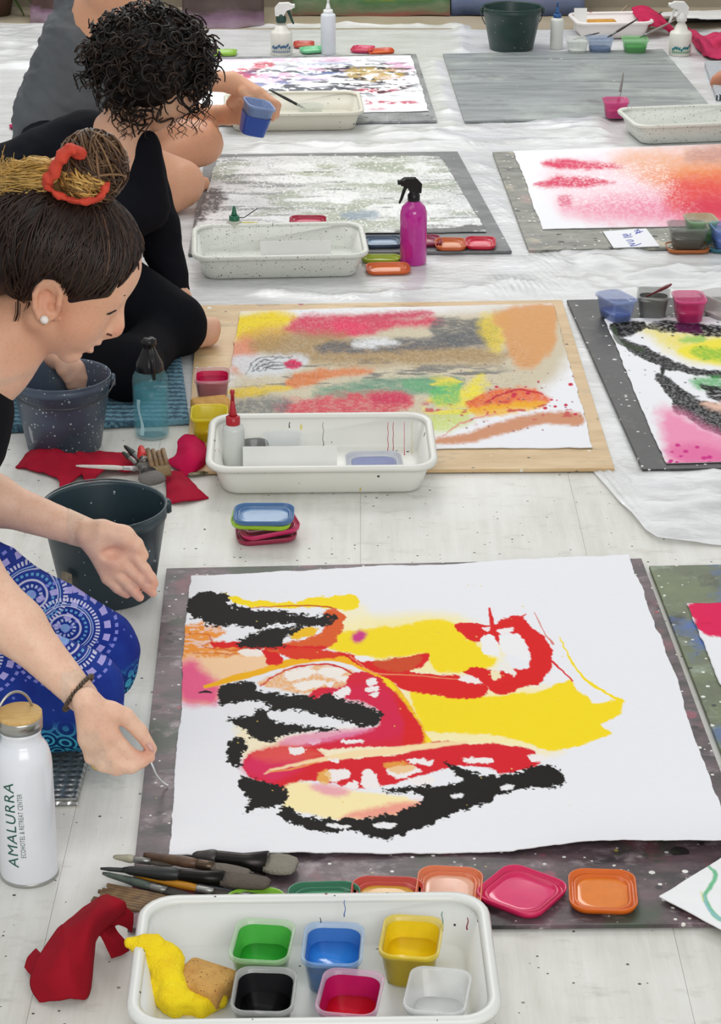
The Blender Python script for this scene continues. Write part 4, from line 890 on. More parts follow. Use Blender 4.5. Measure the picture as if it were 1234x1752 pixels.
def surfnet(D, lo, h):
    n = np.array(D.shape)-1; acc = np.zeros((*n, 3), np.float32); cnt = np.zeros(n, np.int8); S = D < 0
    def sub(A, o): return A[tuple(slice(o[j], o[j]+n[j]) for j in range(3))]
    for a in range(3):
        b, c = [j for j in range(3) if j != a]
        for ob in (0, 1):
            for oc in (0, 1):
                o0 = [0, 0, 0]; o0[b] = ob; o0[c] = oc; o1 = list(o0); o1[a] = 1
                w = np.nonzero(sub(S, o0) != sub(S, o1))
                if not len(w[0]): continue
                d0 = sub(D, o0)[w]; d1 = sub(D, o1)[w]; acc[w[0], w[1], w[2], a] += d0/(d0-d1)
                acc[w[0], w[1], w[2], b] += ob; acc[w[0], w[1], w[2], c] += oc; cnt[w] += 1
    w = np.nonzero(cnt); idx = np.full(n, -1, np.int64); idx[w] = np.arange(len(w[0]))
    V = (np.stack(w, -1)+acc[w]/cnt[w][:, None])*h+lo
    Fs = []
    for a in range(3):
        b, c = [(1, 2), (2, 0), (0, 1)][a]
        s0 = [slice(None)]*3; s0[a] = slice(0, n[a]); s1 = [slice(None)]*3; s1[a] = slice(1, n[a]+1)
        for s in (s0, s1): s[b] = slice(1, n[b]); s[c] = slice(1, n[c])
        A, B = S[tuple(s0)], S[tuple(s1)]; e = np.nonzero(A != B)
        i = [None]*3; i[a] = e[a]; i[b] = e[b]+1; i[c] = e[c]+1
        def cell(db, dc):
            j = list(i); j[b] = i[b]-db; j[c] = i[c]-dc; return idx[j[0], j[1], j[2]]
        q = np.stack([cell(1, 1), cell(0, 1), cell(0, 0), cell(1, 0)], -1); fl_ = ~A[e]
        q[fl_] = q[fl_][:, ::-1]; Fs.append(q)
    Fq = np.vstack(Fs); Fq = Fq[(Fq >= 0).all(1)]
    return V, Fq
def smooth_v(V, Fq, it=2, lam=.5):
    E = np.vstack([Fq[:, [0, 1]], Fq[:, [1, 2]], Fq[:, [2, 3]], Fq[:, [3, 0]]]); n = len(V)
    for _ in range(it):
        s = np.zeros_like(V); c = np.bincount(E[:, 0], minlength=n)+np.bincount(E[:, 1], minlength=n)
        for j in range(3): s[:, j] = np.bincount(E[:, 0], V[E[:, 1], j], n)+np.bincount(E[:, 1], V[E[:, 0], j], n)
        V = V*(1-lam)+lam*s/np.maximum(c, 1)[:, None]
    return V
def blob_mesh(prims, regions, smooth=1):
    """regions: (lo, hi, cell) boxes of one and the same implicit body"""
    Vs = []; Fs = []; n = 0
    for lo, hi, h in regions:
        V, Fq = surfnet(*sdf_grid(prims, lo, hi, h), h)
        if smooth: V = smooth_v(V, Fq, smooth)
        Vs.append(V); Fs.append(Fq+n); n += len(V)
    return np.vstack(Vs), np.vstack(Fs)
def bounds(prims, pad=.02):
    lo = np.full(3, 9e9); hi = -lo
    for pr in prims:
        if pr[0] == 'cap': R = max(pr[3], pr[4])*(1 if pr[6] is None else max(1, 1/pr[6][1])); lo = np.minimum(lo, np.minimum(pr[1], pr[2])-R); hi = np.maximum(hi, np.maximum(pr[1], pr[2])+R)
        else: R = max(pr[2]); lo = np.minimum(lo, pr[1]-R); hi = np.maximum(hi, pr[1]+R)
    return lo-pad, hi+pad
def noise3(V, f, s=0, o=3): return (fbm(V[:, 0]*f, V[:, 1]*f+V[:, 2]*f*.3, s, o)+fbm(V[:, 1]*f, V[:, 2]*f, s+5, o)+fbm(V[:, 2]*f, V[:, 0]*f, s+9, o))/3-.5
def vnormals(V, Fq):
    n = np.cross(V[Fq[:, 2]]-V[Fq[:, 0]], V[Fq[:, 3]]-V[Fq[:, 1]]); N = np.zeros_like(V)
    for j in range(4):
        for c in range(3): N[:, c] += np.bincount(Fq[:, j], n[:, c], len(V))
    return N/(np.linalg.norm(N, axis=1)[:, None]+1e-12)

# ------------------------------------------------------------------ cloths
z0 = .0125
S = lambda px, py, z, r, px2, py2, z2, r2, k=.008: cap_(P(px, py, z), P(px2, py2, z2), r, r2, k)
yp = [S(224, 1612, .062, .006, 262, 1618, .060, .010), S(262, 1618, .058, .010, 290, 1640, .045, .015), S(240, 1626, .055, .008, 285, 1660, .040, .016), S(285, 1660, .036, .016, 300, 1712, .022, .016), S(300, 1712, .020, .015, 345, 1722, .016, .011), S(345, 1722, .016, .010, 376, 1712, .018, .007), S(376, 1712, .018, .007, 366, 1690, .022, .006), S(366, 1690, .022, .006, 338, 1694, .020, .007), S(262, 1690, .022, .010, 300, 1720, .018, .012)]
V, Fq = blob_mesh(yp, [(*bounds(yp), .0016)]); N = vnormals(V, Fq)
V = V+N*(noise3(V, 60, 3)*.014+noise3(V, 140, 7, 2)*.006)[:, None]
m, t = newmat('yellow_sponge_cloth'); t.base(t.mix(t.ramp(t.noise(40, 4), [(.3, 0.0), (.7, 1.0)]), 'f8e012', 'eecb0a')); t.b.inputs['Roughness'].default_value = .85
v_ = t.new('ShaderNodeTexVoronoi'); v_.inputs['Scale'].default_value = 420; t.link(t.coord(), v_.inputs['Vector']); t.bump(v_.outputs['Distance'], .6, .0015)
tag(mk('sponge_cloth', V, Fq, m), 'crumpled bright yellow cloth draped over the foreground tray rim', 'cloth')

cloth('cotton_rag', 'dark red rag folded beside the foreground tray', [
  [[(66, 1716, .002), (52, 1672, .020), (92, 1600, .045), (138, 1556, .052), (176, 1540, .050)],
   [(96, 1716, .006), (88, 1668, .036), (118, 1600, .058), (160, 1556, .064), (192, 1540, .058)],
   [(130, 1712, .006), (126, 1664, .038), (140, 1604, .060), (176, 1562, .064), (204, 1548, .054)],
   [(150, 1704, .003), (150, 1654, .028), (152, 1610, .050), (182, 1574, .050), (212, 1556, .045)],
   [(152, 1668, .003), (156, 1640, .010), (160, 1616, .032), (186, 1586, .030), (210, 1570, .028)]],
  [[(158, 1596, .010), (164, 1606, .020), (176, 1618, .016), (190, 1640, .003)],
   [(176, 1590, .016), (184, 1602, .026), (196, 1616, .018), (206, 1634, .004)],
   [(192, 1588, .014), (200, 1598, .022), (210, 1612, .014), (218, 1628, .003)]],
  [[(160, 1570, .030), (180, 1560, .040), (205, 1556, .038), (226, 1566, .026)],
   [(164, 1586, .022), (184, 1576, .030), (206, 1572, .026), (226, 1582, .016)],
   [(166, 1600, .012), (186, 1592, .016), (208, 1590, .012), (224, 1598, .006)]],
  [[(38, 1660, .002), (46, 1640, .010), (62, 1622, .018)], [(52, 1674, .003), (60, 1652, .014), (72, 1634, .024)], [(66, 1680, .003), (72, 1664, .012), (82, 1650, .02)]]],
  'a01828', '84121f', .0022, amp=.003, nz=40, ridge=.014)
cloth('cotton_rag', 'red rag under the brushes behind the teal bucket', [
  [[(28, 800, .002), (50, 772, .010), (72, 768, .014)], [(62, 806, .006), (88, 786, .020), (110, 776, .018)], [(96, 818, .006), (120, 800, .016), (150, 790, .014)], [(100, 842, .002), (136, 816, .006), (168, 806, .004)]],
  [[(110, 790, .010), (140, 776, .018), (200, 772, .020), (252, 778, .014)], [(130, 802, .010), (160, 788, .022), (206, 784, .022), (256, 790, .014)], [(150, 830, .004), (180, 806, .012), (215, 804, .012), (258, 804, .006)]]],
  'b01c34', '8c1428', .003, amp=.003, ridge=.010)
cloth('cotton_rag', 'hot pink-red rag against the left end of the red-capped bottle tray', [
  [[(286, 790, .003), (304, 772, .018), (306, 752, .022)], [(300, 804, .006), (322, 776, .032), (316, 744, .026)], [(322, 812, .006), (342, 784, .028), (332, 750, .022)], [(342, 808, .003), (352, 786, .012), (348, 762, .008)]]],
  'c8184e', 'a81040', .003, amp=.002, ridge=.012)
cloth('cotton_rag', 'crimson rag corner lying between the teal bucket and the tray', [
  [[(282, 812, .003), (300, 806, .008), (322, 816, .006)], [(284, 836, .006), (306, 828, .012), (336, 836, .006)], [(286, 862, .002), (314, 858, .006), (356, 852, .002)]]],
  'b01a38', '98142e', .003, amp=.002, ridge=.008)
cloth('cotton_rag', 'pink rag draped over the farthest tray', [
  [[(1080, 14, .058), (1096, 10, .066), (1112, 14, .064), (1128, 22, .05)], [(1086, 26, .056), (1098, 18, .070), (1122, 26, .062), (1146, 42, .03)], [(1096, 40, .05), (1104, 26, .068), (1134, 40, .045), (1158, 56, .003)], [(1106, 52, .01), (1116, 44, .045), (1140, 52, .02), (1150, 60, .003)]]],
  'c43058', 'a82448', .004, amp=.006, nz=30)
cloth('cotton_rag', 'crumpled pink rag at the right edge behind the patterned mat', [
  [[(1178, 48, .003), (1190, 52, .03), (1204, 60, .02), (1240, 56, .03), (1270, 60, .01)], [(1184, 62, .01), (1196, 66, .05), (1216, 68, .03), (1244, 66, .05), (1270, 70, .01)], [(1190, 78, .01), (1206, 80, .04), (1224, 82, .02), (1250, 80, .04), (1270, 84, .01)], [(1204, 98, .003), (1216, 98, .012), (1236, 100, .015), (1252, 100, .01), (1270, 100, .003)]]],
  'c43a62', 'a02a4c', .004, amp=.010, nz=30)

# ------------------------------------------------------------------ brushes in front
zt = BT+.006
W3 = lambda px, py, z: P(px, py, z)
brush('long brown-handled brush lying across the bundle below the main painting', W3(246, 1462, zt+.012), W3(428, 1494, zt+.010), .0068, '6b4d38', .045, .018, '6e665c', '5a4a3c', .6, .02, colh2='3f2c20')
brush('wide flat brush with grey bristles below the main painting', W3(330, 1464, zt+.004), W3(508, 1482, zt+.004), .010, '3a3634', .036, .044, '8c8678', '2e2a29', .35, .06)
brush('thick black-handled brush with worn bristles in the bundle', W3(210, 1488, zt+.010), W3(462, 1512, zt+.006), .0085, '1e2220', .055, .030, '5c5248', '22201e', .5, .05)
brush('thin pale-tipped brush in the bundle pointing left', W3(172, 1486, .020), W3(360, 1500, zt+.004), .0042, '2c302e', .03, .012, '3a362f')
brush('paint-crusted brush lying uppermost left in the bundle', W3(194, 1466, zt+.006), W3(300, 1478, zt+.006), .0050, '77715f', .03, .014, '50483c', colh2='b8b49c')
brush('dark green handled brush lowest in the bundle', W3(176, 1494, .015), W3(330, 1536, .014), .0052, '2f3a36', .035, .014, '3c3a36', colh2='59655c')
brush('yellow-handled brush in the bundle below the main painting', W3(232, 1498, zt), W3(420, 1536, zt), .0050, 'c98a1c', .04, .012, '4a443c', 'b8b8b4')
brush('slim grey-handled brush nearest the foreground tray', W3(300, 1510, zt-.002), W3(470, 1538, zt-.002), .0034, '5e5e66', .03, .010, '38363a', 'a8a8a8')
def bamboo_brush(label, a, b, n, wid, colb, colr='5a4a3a', gap=1.0):
    """row of bamboo pipes bound side by side, bristles at one end"""
    a = np.array(a); b = np.array(b); d = (b-a); L = np.linalg.norm(d); d /= L; s = np.cross(d, [0, 0, 1]); s /= np.linalg.norm(s)
    t = empty('bamboo_pipe_brush', a, 0, label, 'brush', 'bamboo pipe brushes'); r = wid/n/2*gap
    for i in range(n):
        o = s*((i-(n-1)/2)*wid/n); rr = r*(1+.06*math.sin(i*2.3)); e = .004*math.sin(i*1.7)
        mk('bamboo_pipe', *tube([o+d*e, o+d*(L*.36), o+d*(L*.37), o+d*L*.72], [rr, rr, rr*1.07, rr], 8), pm('bamboo_pipe', colr, .5, col2='a08058', ns=80, amt=.8), t)
    rings = [[tuple(d*L*q_+s*(wid*.5*f)*x+np.array([0, 0, 1])*(r*1.1*f2)*y) for x, y in ((-1, -1), (-.5, -1), (0, -1), (.5, -1), (1, -1), (1, 1), (.5, 1), (0, 1), (-.5, 1), (-1, 1))] for q_, f, f2 in ((.70, 1, 1), (.85, 1.02, 1), (.97, .95, .7), (1, .9, .4))]
    mk('bristles', *loft(rings), pm('bristle_'+colb, colb, .75, ns=140, bump=.8, bs=260), t); return t
bamboo_brush('brown bamboo pipe brush sticking out under the brush bundle', P(172, 1528, .010), P(330, 1560, .010), 8, .042, '3a322c', '5e4630')

# ------------------------------------------------------------------ brushes on the red rag
brush('small brush with white grip lying on the red rag', P(130, 797, .030), P(262, 803, .026), .0042, 'd8d4cc', .03, .014, '8c8480', 'c0c0c0')
brush('paint scraper brush with a bright red handle on the red rag', P(241, 764, .045), P(250, 806, .024), .0095, 'c8201c', .02, .03, '6a655f', '77716c', .5, .012)
bamboo_brush('bamboo pipe brush standing behind the grey brush on the rag', P(266, 770, .050), P(278, 814, .022), 4, .034, '8a7450', 'b39c6c')
brush('upper black-handled brush leaning on the red rag', P(213, 763, .040), P(252, 796, .026), .0052, '242624', .02, .012, '3a3834')
brush('lower black-handled brush leaning on the red rag', P(210, 774, .034), P(246, 802, .022), .0048, '34382f', .02, .012, '3a3834')
brush('stubby grey brush head hanging at the teal bucket rim', P(238, 798, .042), P(268, 826, .034), .0080, '4c4a48', .030, .046, '6e6a66', '5a5654', .5, .012)
brush('thin wooden stick by the left end of the red-capped bottle tray', P(322, 812, .006), P(356, 808, .006), .004, '8a8268', .006, .008, '6a6450', '8a8268')

# ------------------------------------------------------------------ around tray 2
tub('tub with hot pink rim on the tan board behind the sponge', (363, 640), 'd8a8b0', 'c01c50', .8, .6, .05, z=BT, smear='d01c54', h=.056)
tub('yellow tub standing beside the red-capped bottle tray', (358, 704), 'f0e01e', 'ecd010', .5, .75, .05, z=0, h=.056)
f2 = T2.location
def card(label, cs, paintf=None, name='paper_card', cat='card', base='eceef2', nu=40, nv=30):
    return painting(name, label, cs, nu, nv, .012, paintf or (lambda p: None), base, cat, deckle=0.0001, wave=.001, mat=vcol('card_paper', .6, .3))
def standing_card(label, c2, zb, zt_, thick=.0012):
    """upright card between two pixel points of its lower edge"""
    a, b = P(*c2[0], zb), P(*c2[1], zb); d = (b-a)/np.linalg.norm(b-a); n = np.array([-d[1], d[0], 0])
    c = [a, b, b+n*.012+[0, 0, zt_-zb], a+n*.012+[0, 0, zt_-zb]]
    V = [tuple(q+n*o) for o in (-thick/2, thick/2) for q in c]
    o = mk('paper_card', V, [(0, 1, 2, 3), (7, 6, 5, 4), (0, 4, 5, 1), (1, 5, 6, 2), (2, 6, 7, 3), (3, 7, 4, 0)], pm('card_white', 'e6e7e4', .7, ns=10), None, False)
    return tag(o, label, 'card', 'blank cards in trays')
standing_card('blank white card standing in the red-capped bottle tray', ((416, 815), (577, 814)), .012, .062)
standing_card('blank card standing in the speckled tray by the green nozzle bottle', ((446, 447), (567, 445)), .012, .055)
tub('clear empty tub in the red-capped bottle tray', (486, 750), 'e6ecee', 'dfe4e6', .06, .4, .1, z=.0115, h=.04)
tub('small black-smeared tub beside the red-capped bottle', (436, 758), '55585a', '1c1c1e', .5, .8, .2, z=.0115, h=.036, w=.045, d=.05)
lid('clear lid smeared with blue paint in the red-capped bottle tray', (640, 795), 'c8ccd4', '8c94c0', .05, .0125, w=.098, d=.08)
def drip(tr, px, y0, y1, w, col):
    a = P(px, y0, .060+tr.location.z); pts = []
    for y in np.linspace(y0, y1, 7): pts.append(Q(px+1.2*math.sin(y*.3), y, a[1]-.0095-.30*(y-y0)*mpp(a[1], y))-np.array([*tr.location]))
    M = tr.rotation_euler.to_matrix().inverted(); pts = [tuple(M @ Vector(q)) for q in pts]
    mk('paint_drip', *tube(pts, np.array([.6, .8, .7, .8, .8, 1.1, 1.3])*w, 6, flat=.4), pm('drip_'+col, col, .3), tr)
drip(T2, 553, 722, 766, .0016, '26262a'); drip(T2, 664, 722, 782, .0020, 'c83a5a'); drip(T2, 673, 722, 784, .0022, 'b02c48'); drip(T2, 692, 722, 786, .0018, 'cf4466'); drip(T2, 705, 720, 780, .0012, 'd8cc6a'); drip(T2, 496, 722, 732, .0014, '2a2a2c')
drip(T1, 590, 1540, 1568, .0016, '3a6ab8'); drip(T1, 800, 1570, 1590, .0022, '8a2434'); drip(T1, 548, 1570, 1578, .0016, '2a2c30'); drip(T1, 757, 1560, 1592, .003, '8fa8a0')
# ------------------------------------------------------------------ right-hand tubs, row two
tub('tub of blue paint on the black speckled board', (1055, 506), '9aaee0', '2c5cc0', .32, .62, .42, z=BT, w=.058, d=.088, h=.05)
tb = tub('tub of black paint with a maroon spatula in it', (1119, 500), '9a9c98', '141416', .85, .65, -.15, z=BT, w=.066, d=.08, h=.05)
tub('tub of hot pink paint on the black speckled board', (1180, 506), 'e84a94', 'd8246a', .4, .8, .02, z=BT, w=.064, d=.08, h=.052)
tub('clear paint-streaked tub cut off by the right edge', (1236, 503), 'c8c4c0', 'b8b0ae', .2, .5, .5, z=BT, w=.066, d=.085, h=.05)
a = P(1107, 507, .052); b = Q(1150, 486, a[1]-.015)
sp = mk('spatula', *tube([a+(b-a)*s for s in (0, .3, .55, .8, .95, 1)], [.0035, .004, .007, .0075, .005, .002], 10, flat=.5), pm('maroon_plastic', '6a1c24', .35)); tag(sp, 'maroon spatula standing in the tub of black paint', 'spatula')
# ------------------------------------------------------------------ row three small things
lid('crimson lid on the wet painting behind the speckled tray', (527, 382), 'a81c3c', 'c03454', .0, PZ+.008, w=.088, d=.075)
tub('small yellow tub behind the green nozzle bottle', (426, 384), 'e8dc2a', 'dccc18', .3, .85, 0, z=BT, w=.045, d=.05, h=.03)
lid('slate blue lid left of the magenta spray bottle', (655, 418), '48586c', '7c94b0', .05, BT, w=.090, d=.082)
lid('grey-black lid under the slate blue lid', (656, 434), '5c5a50', None, .1, .001, w=.096, d=.07)
lid('lime lid at the speckled tray corner beside the orange lid', (652, 447), '98a81e', None, 0, .001, w=.090, d=.05)
lid('orange lid in front of the magenta spray bottle', (664, 464), 'd8642c', 'e07c40', .08, .001, w=.100, d=.074)
lid('magenta lid half hidden behind the magenta spray bottle', (730, 416), '8c2448', None, .1, BT, w=.07, d=.08)
lid('orange lid with a black stain on the grey board corner', (771, 422), 'c8602c', 'd8804a', .0, BT, w=.072, d=.086)
lid('crimson-pink lid at the grey board corner', (822, 420), 'c8203c', 'd8344e', -.05, BT, w=.072, d=.088)
def scribble(p):
    for q in ([(1086, 396), (1092, 394), (1096, 398), (1088, 399), (1100, 396)], [(1092, 392), (1089, 401)], [(1066, 402), (1072, 401), (1074, 404), (1067, 404), (1078, 403), (1079, 400)], [(1068, 407), (1078, 406), (1082, 405)], [(1072, 412), (1080, 411), (1084, 413), (1075, 415)], [(1077, 418), (1086, 417), (1079, 421), (1088, 420), (1097, 417)]):
        p.line(q, [1.6, 1.6], '3a4aa8', .8, 0)
card('white name card with blue handwriting below the pink and orange painting', [(1032, 396), (1106, 391), (1129, 421), (1050, 424)], scribble, nu=160, nv=90)
tub('tub of dark grey paint at the right edge behind the orange lid', (1178, 384), '8c9088', '222422', .45, .6, .0, z=BT, w=.088, d=.08, h=.05)
tub('pale green tub behind the dark grey tub', (1200, 372), '98d098', '2c5c3c', .4, .6, .1, z=BT, w=.07, d=.08, h=.052)
tub('tub of light blue paint cut off by the right edge', (1244, 386), '7c9ce0', '3a64b8', .4, .7, .1, z=BT, w=.066, d=.085, h=.05)
lid('brown-orange lid below the dark grey tub', (1176, 428), 'b0622c', 'b8743c', .02, .001, w=.098, d=.078)
lid('teal lid cut off by the right edge', (1236, 427), '2c6a7c', '4c8c9c', .02, .001, w=.07, d=.076)
# ------------------------------------------------------------------ far row small things
tub('clear tub with a brush in the milky tray', (531, 180), 'd4dcd0', 'b4c0b4', .3, .45, .1, z=.0115, w=.07, d=.07, h=.05)
brush('black-handled brush resting in the clear tub in the milky tray', Q(460, 153, 6.30), P(524, 187, .035), .0042, '1c1c1e', .02, .01, '2a2a2a', '2a2a2a')
tub('tub of hot pink paint on the bare slate board', (1054, 170), 'e04a90', 'c01c5c', .45, .85, .0, z=BT, w=.07, d=.075, h=.05)
brush('grey brush standing in the hot pink tub', Q(1067, 124, 6.42), P(1057, 182, .03), .0042, '84807c', .02, .01, '6a3a4a', 'b0b0b0')
lid('lime lid behind the far pink and black painting', (382, 93), '8cb83c', None, 0, .002, w=.09, d=.08)
lid('red lid behind the tall milky squeeze bottle', (520, 79), 'b8443c', 'c86c60', .0, .002, w=.070, d=.09)
lid('mint lid overlapping the red lid by the milky squeeze bottle', (533, 88), '6cc08c', '98d8b0', .2, .004, (0, -.05), w=.075, d=.08)
lid('raspberry lid at the far painting corner', (621, 87), 'c8305c', 'd04a70', -.15, .002, w=.075, d=.09)
lid('orange-red lid beside the raspberry lid', (652, 91), 'c84c24', 'd87040', .15, .004, (0, -.04), w=.085, d=.075)
tub('clear tub with white paint behind the slate board', (988, 66), 'dde2dc', 'eef0ec', .35, .5, .0, z=0, w=.07, d=.085, h=.05)
tub('tub of dark blue paint behind the slate board', (1027, 64), 'a8bcd8', '28487c', .4, .55, .0, z=0, w=.082, d=.085, h=.052)
tub('tub of green paint behind the slate board', (1087, 65), '8cd48c', '2c9c3c', .6, .6, .0, z=0, w=.082, d=.085, h=.052)
brush('dark brush laid across the clear tub of white paint', Q(1026, 56, 7.36), Q(980, 68, 7.34), .0036, '4a4a48', .02, .010, '8c8c88')
brush('dark brush standing in the dark blue tub', Q(1092, 32, 7.40), P(1040, 64, .05), .0042, '3a3030', .02, .01, '28303c')
brush('long grey brush standing behind the green tub', Q(1134, 20, 7.72), P(1085, 46, .04), .0045, '5a5250', .02, .01, '3c3c3c')
brush('grey brush resting on the green tub', Q(1158, 33, 7.40), P(1096, 64, .05), .0042, '908a84', .02, .01, '3c5c40')
brush('wooden brush leaning in the farthest tray', Q(1075, 8, 7.78), P(1044, 42, .02), .0048, '9c8c74', .02, .012, '6a5a40')
yb = P(1028, 36, .035); o = mk('wash_block', *xf(box(-.055, .055, -.022, .022, 0, .028, .008), (0, 0, 0), .12), pm('amber_block', 'c8922a', .5, col2='a87018', ns=40)); o.location = (yb[0], yb[1], .012); tag(o, 'amber yellow block lying in the farthest tray', 'sponge')
o = standing_card('white paper slip propped in the farthest tray corner', ((982, 52), (1004, 52)), .012, .085)
lid('dark lid in the farthest tray beside the amber block', (1030, 46), '3c3838', '6a5a50', 0, .0125, w=.09, d=.04)

# card with green stroke in the foreground
def stroke(p):
    p.line([(1214, 1485), (1224, 1500), (1216, 1520), (1206, 1538), (1214, 1556), (1232, 1575), (1260, 1580)], [5, 8, 7, 8, 8, 8, 4], '4cb87c', 2, 2, op=.85)
    p.line([(1206, 1536), (1212, 1558), (1234, 1576)], [3, 5, 4], '9ac4d8', 2, 2, op=.8); p.line([(1200, 1530), (1204, 1545)], [3, 3], 'd8d86a', 2, 1, op=.6)
painting('paper_card', 'white card with a green brush stroke at the lower right corner', [(1246, 1462), (1400, 1520), (1330, 1640), (1128, 1536)], 120, 120, .0135, stroke, 'f2f3f4', 'card', deckle=.0002, wave=.004, mat=vcol('card_paper', .6, .3))

# ------------------------------------------------------------------ mats
def mat_slab(name, label, cs, z, mat, cat='mat', bev=.004):
    pts = [P(*c, z) for c in cs]; pts = [np.array([q[0], q[1]]) for q in (pts[3], pts[2], pts[1], pts[0])]; c = sum(pts)/len(pts)
    ring = lambda zz, o: [(*(c+(q-c)*(1-o)), zz) for q in pts]
    o = mk(name, *loft([ring(.001, .012), ring(.003, 0), ring(z-.002, 0), ring(z, .012)]), mat, None, False); return tag(o, label, cat)
m, t = newmat('bubble_foil'); v_ = t.new('ShaderNodeTexVoronoi'); v_.inputs['Scale'].default_value = 75; v_.inputs['Randomness'].default_value = .25; t.link(t.coord(), v_.inputs['Vector'])
t.base(t.mix(t.ramp(t.noise(30, 4), [(.3, 0.0), (.7, 1.0)]), 'b8bab8', '9a9c9a')); t.b.inputs['Metallic'].default_value = .75; t.b.inputs['Roughness'].default_value = .28
inv = t.ramp(v_.outputs['Distance'], [(.0, 1.0), (.6, 0.0)]); t.bump(inv, .9, .006)
mat_slab('foil_mat', 'silver bubble foil mat under the kneeling woman in patterned trousers', [(-420, 1250), (166, 1240), (132, 1366), (-480, 1380)], .012, m)
m, t = newmat('blue_knit')
w_ = t.new('ShaderNodeTexWave'); w_.wave_type = 'BANDS'; w_.bands_direction = 'Y'; w_.inputs['Scale'].default_value = 14; w_.inputs['Distortion'].default_value = 3.5; w_.inputs['Detail'].default_value = 1.5; w_.inputs['Detail Scale'].default_value = 9
t.link(t.coord(), w_.inputs['Vector']); t.base(t.mix(w_.outputs['Fac'], '2c4c5e', '6c98aa')); t.b.inputs['Roughness'].default_value = .85; t.bump(w_.outputs['Fac'], .6, .004)
mat_slab('knitted_mat', 'blue wavy knitted mat under the woman in black', [(-160, 560), (300, 540), (324, 716), (-150, 738)], .014, m)
m, t = newmat('grey_weave')
b_ = t.new('ShaderNodeTexBrick'); b_.inputs['Scale'].default_value = 34; b_.inputs['Color1'].default_value = (*lin('3c444a'), 1); b_.inputs['Color2'].default_value = (*lin('56606a'), 1); b_.inputs['Mortar'].default_value = (*lin('d8dade'), 1); b_.inputs['Mortar Size'].default_value = .05
t.link(t.coord(rot=(0, 0, .5)), b_.inputs['Vector']); t.base(b_.outputs['Color']); t.b.inputs['Roughness'].default_value = .9
mat_slab('woven_mat', 'black and white patterned mat at the right edge behind the slate board', [(1206, 104), (1500, 96), (1560, 150), (1226, 162)], .02, m)

# ------------------------------------------------------------------ paintings leaning at the back wall
def leaning(label, x0, x1, by, col, z=.6, lean=.22, dz=0, name='leaning_painting', curv=0):
    a, b = P(x0, by), P(x1, by); n = 24; V = []; Fc = []
    for th in (0, .006):
        for j in range(9):
            for i in range(n):
                u, v = i/(n-1), j/8; q = a+(b-a)*u; V.append((q[0], q[1]+th+lean*v*z+curv*math.sin(u*3.1)*.05+.004*math.sin(u*17), .003+dz+z*v+.004*math.sin(u*9)*(1-v)))
    N = n*9
    for s in (0, 1):
        for j in range(8):
            for i in range(n-1):
                q = (s*N+j*n+i, s*N+j*n+i+1, s*N+(j+1)*n+i+1, s*N+(j+1)*n+i); Fc.append(q if s == 0 else q[::-1])
    for i in range(n-1): Fc.append((i, N+i, N+i+1, i+1)); Fc.append((8*n+i, 8*n+i+1, N+8*n+i+1, N+8*n+i))
    for j in range(8): Fc.append((j*n, (j+1)*n, N+(j+1)*n, N+j*n)); Fc.append((j*n+n-1, N+j*n+n-1, N+(j+1)*n+n-1, (j+1)*n+n-1))
    m, t = newmat('leaning_'+label[:14]); 
    g = t.new('ShaderNodeSeparateXYZ'); t.link(t.coord(), g.inputs[0])
    f = t.math('ADD', t.math('MULTIPLY', g.outputs[2], 1/.14), t.math('MULTIPLY', t.math('SUBTRACT', t.noise(5, 5, .6, t.coord((1, 1, 3))), .5), .9))
    t.base(t.ramp(f, col)); t.b.inputs['Roughness'].default_value = .6
    return tag(mk(name, V, Fc, m, None, True), label, 'painting', 'paintings leaning at the back wall')
leaning('green and yellow landscape painting leaning at the back', 500, 770, 29, [(.0, 'b0746a'), (.18, '8c9a7c'), (.4, '4c7a4c'), (.62, '9c9c1c'), (.9, '7c8a2c')], lean=.3)
leaning('blue-violet painting leaning at the back behind the bucket', 772, 1000, 29, [(.0, '3c4c6c'), (.25, '6c7ca0'), (.6, '8c84a0'), (.9, '5c6490')], lean=.3)
leaning('brown and purple curled painting leaning at the back left', 312, 452, 46, [(.0, 'b8a0b0'), (.25, '8c6c84'), (.5, '4c3c38'), (.9, '3a2c28')], lean=.35, curv=-1)
leaning('small tan striped panel leaning in front of the curled painting', 336, 384, 43, [(.0, 'c8b48c'), (.3, '8c7448'), (.6, 'a8905c'), (.9, '6c5838')], lean=.35, z=.15, curv=0)
leaning('dark brown and lilac curled painting behind the grey vest', 52, 180, 42, [(.0, 'cbb4c8'), (.25, '9c7c94'), (.45, '4c342f'), (.9, '3c2824')], lean=.35, curv=-1)
# white sheet with black underside lying far right
cloth('curled_paper', 'white curled paper with black underside at the far right', [[[(1120, 22, .004), (1160, 20, .03), (1210, 18, .02), (1300, 14, .004)], [(1124, 28, .01), (1164, 26, .05), (1214, 26, .035), (1300, 24, .02)], [(1140, 32, .02), (1180, 31, .05), (1218, 33, .035), (1300, 32, .02)]]], 'e4e4e2', 'd0d0ce', .002, .5, .002, 'paper')
mat_slab('black_sheet', 'black sheet under the curled white paper at the far right', [(1150, 26), (1330, 22), (1340, 36), (1160, 37)], .006, pm('black_card', '121214', .6))
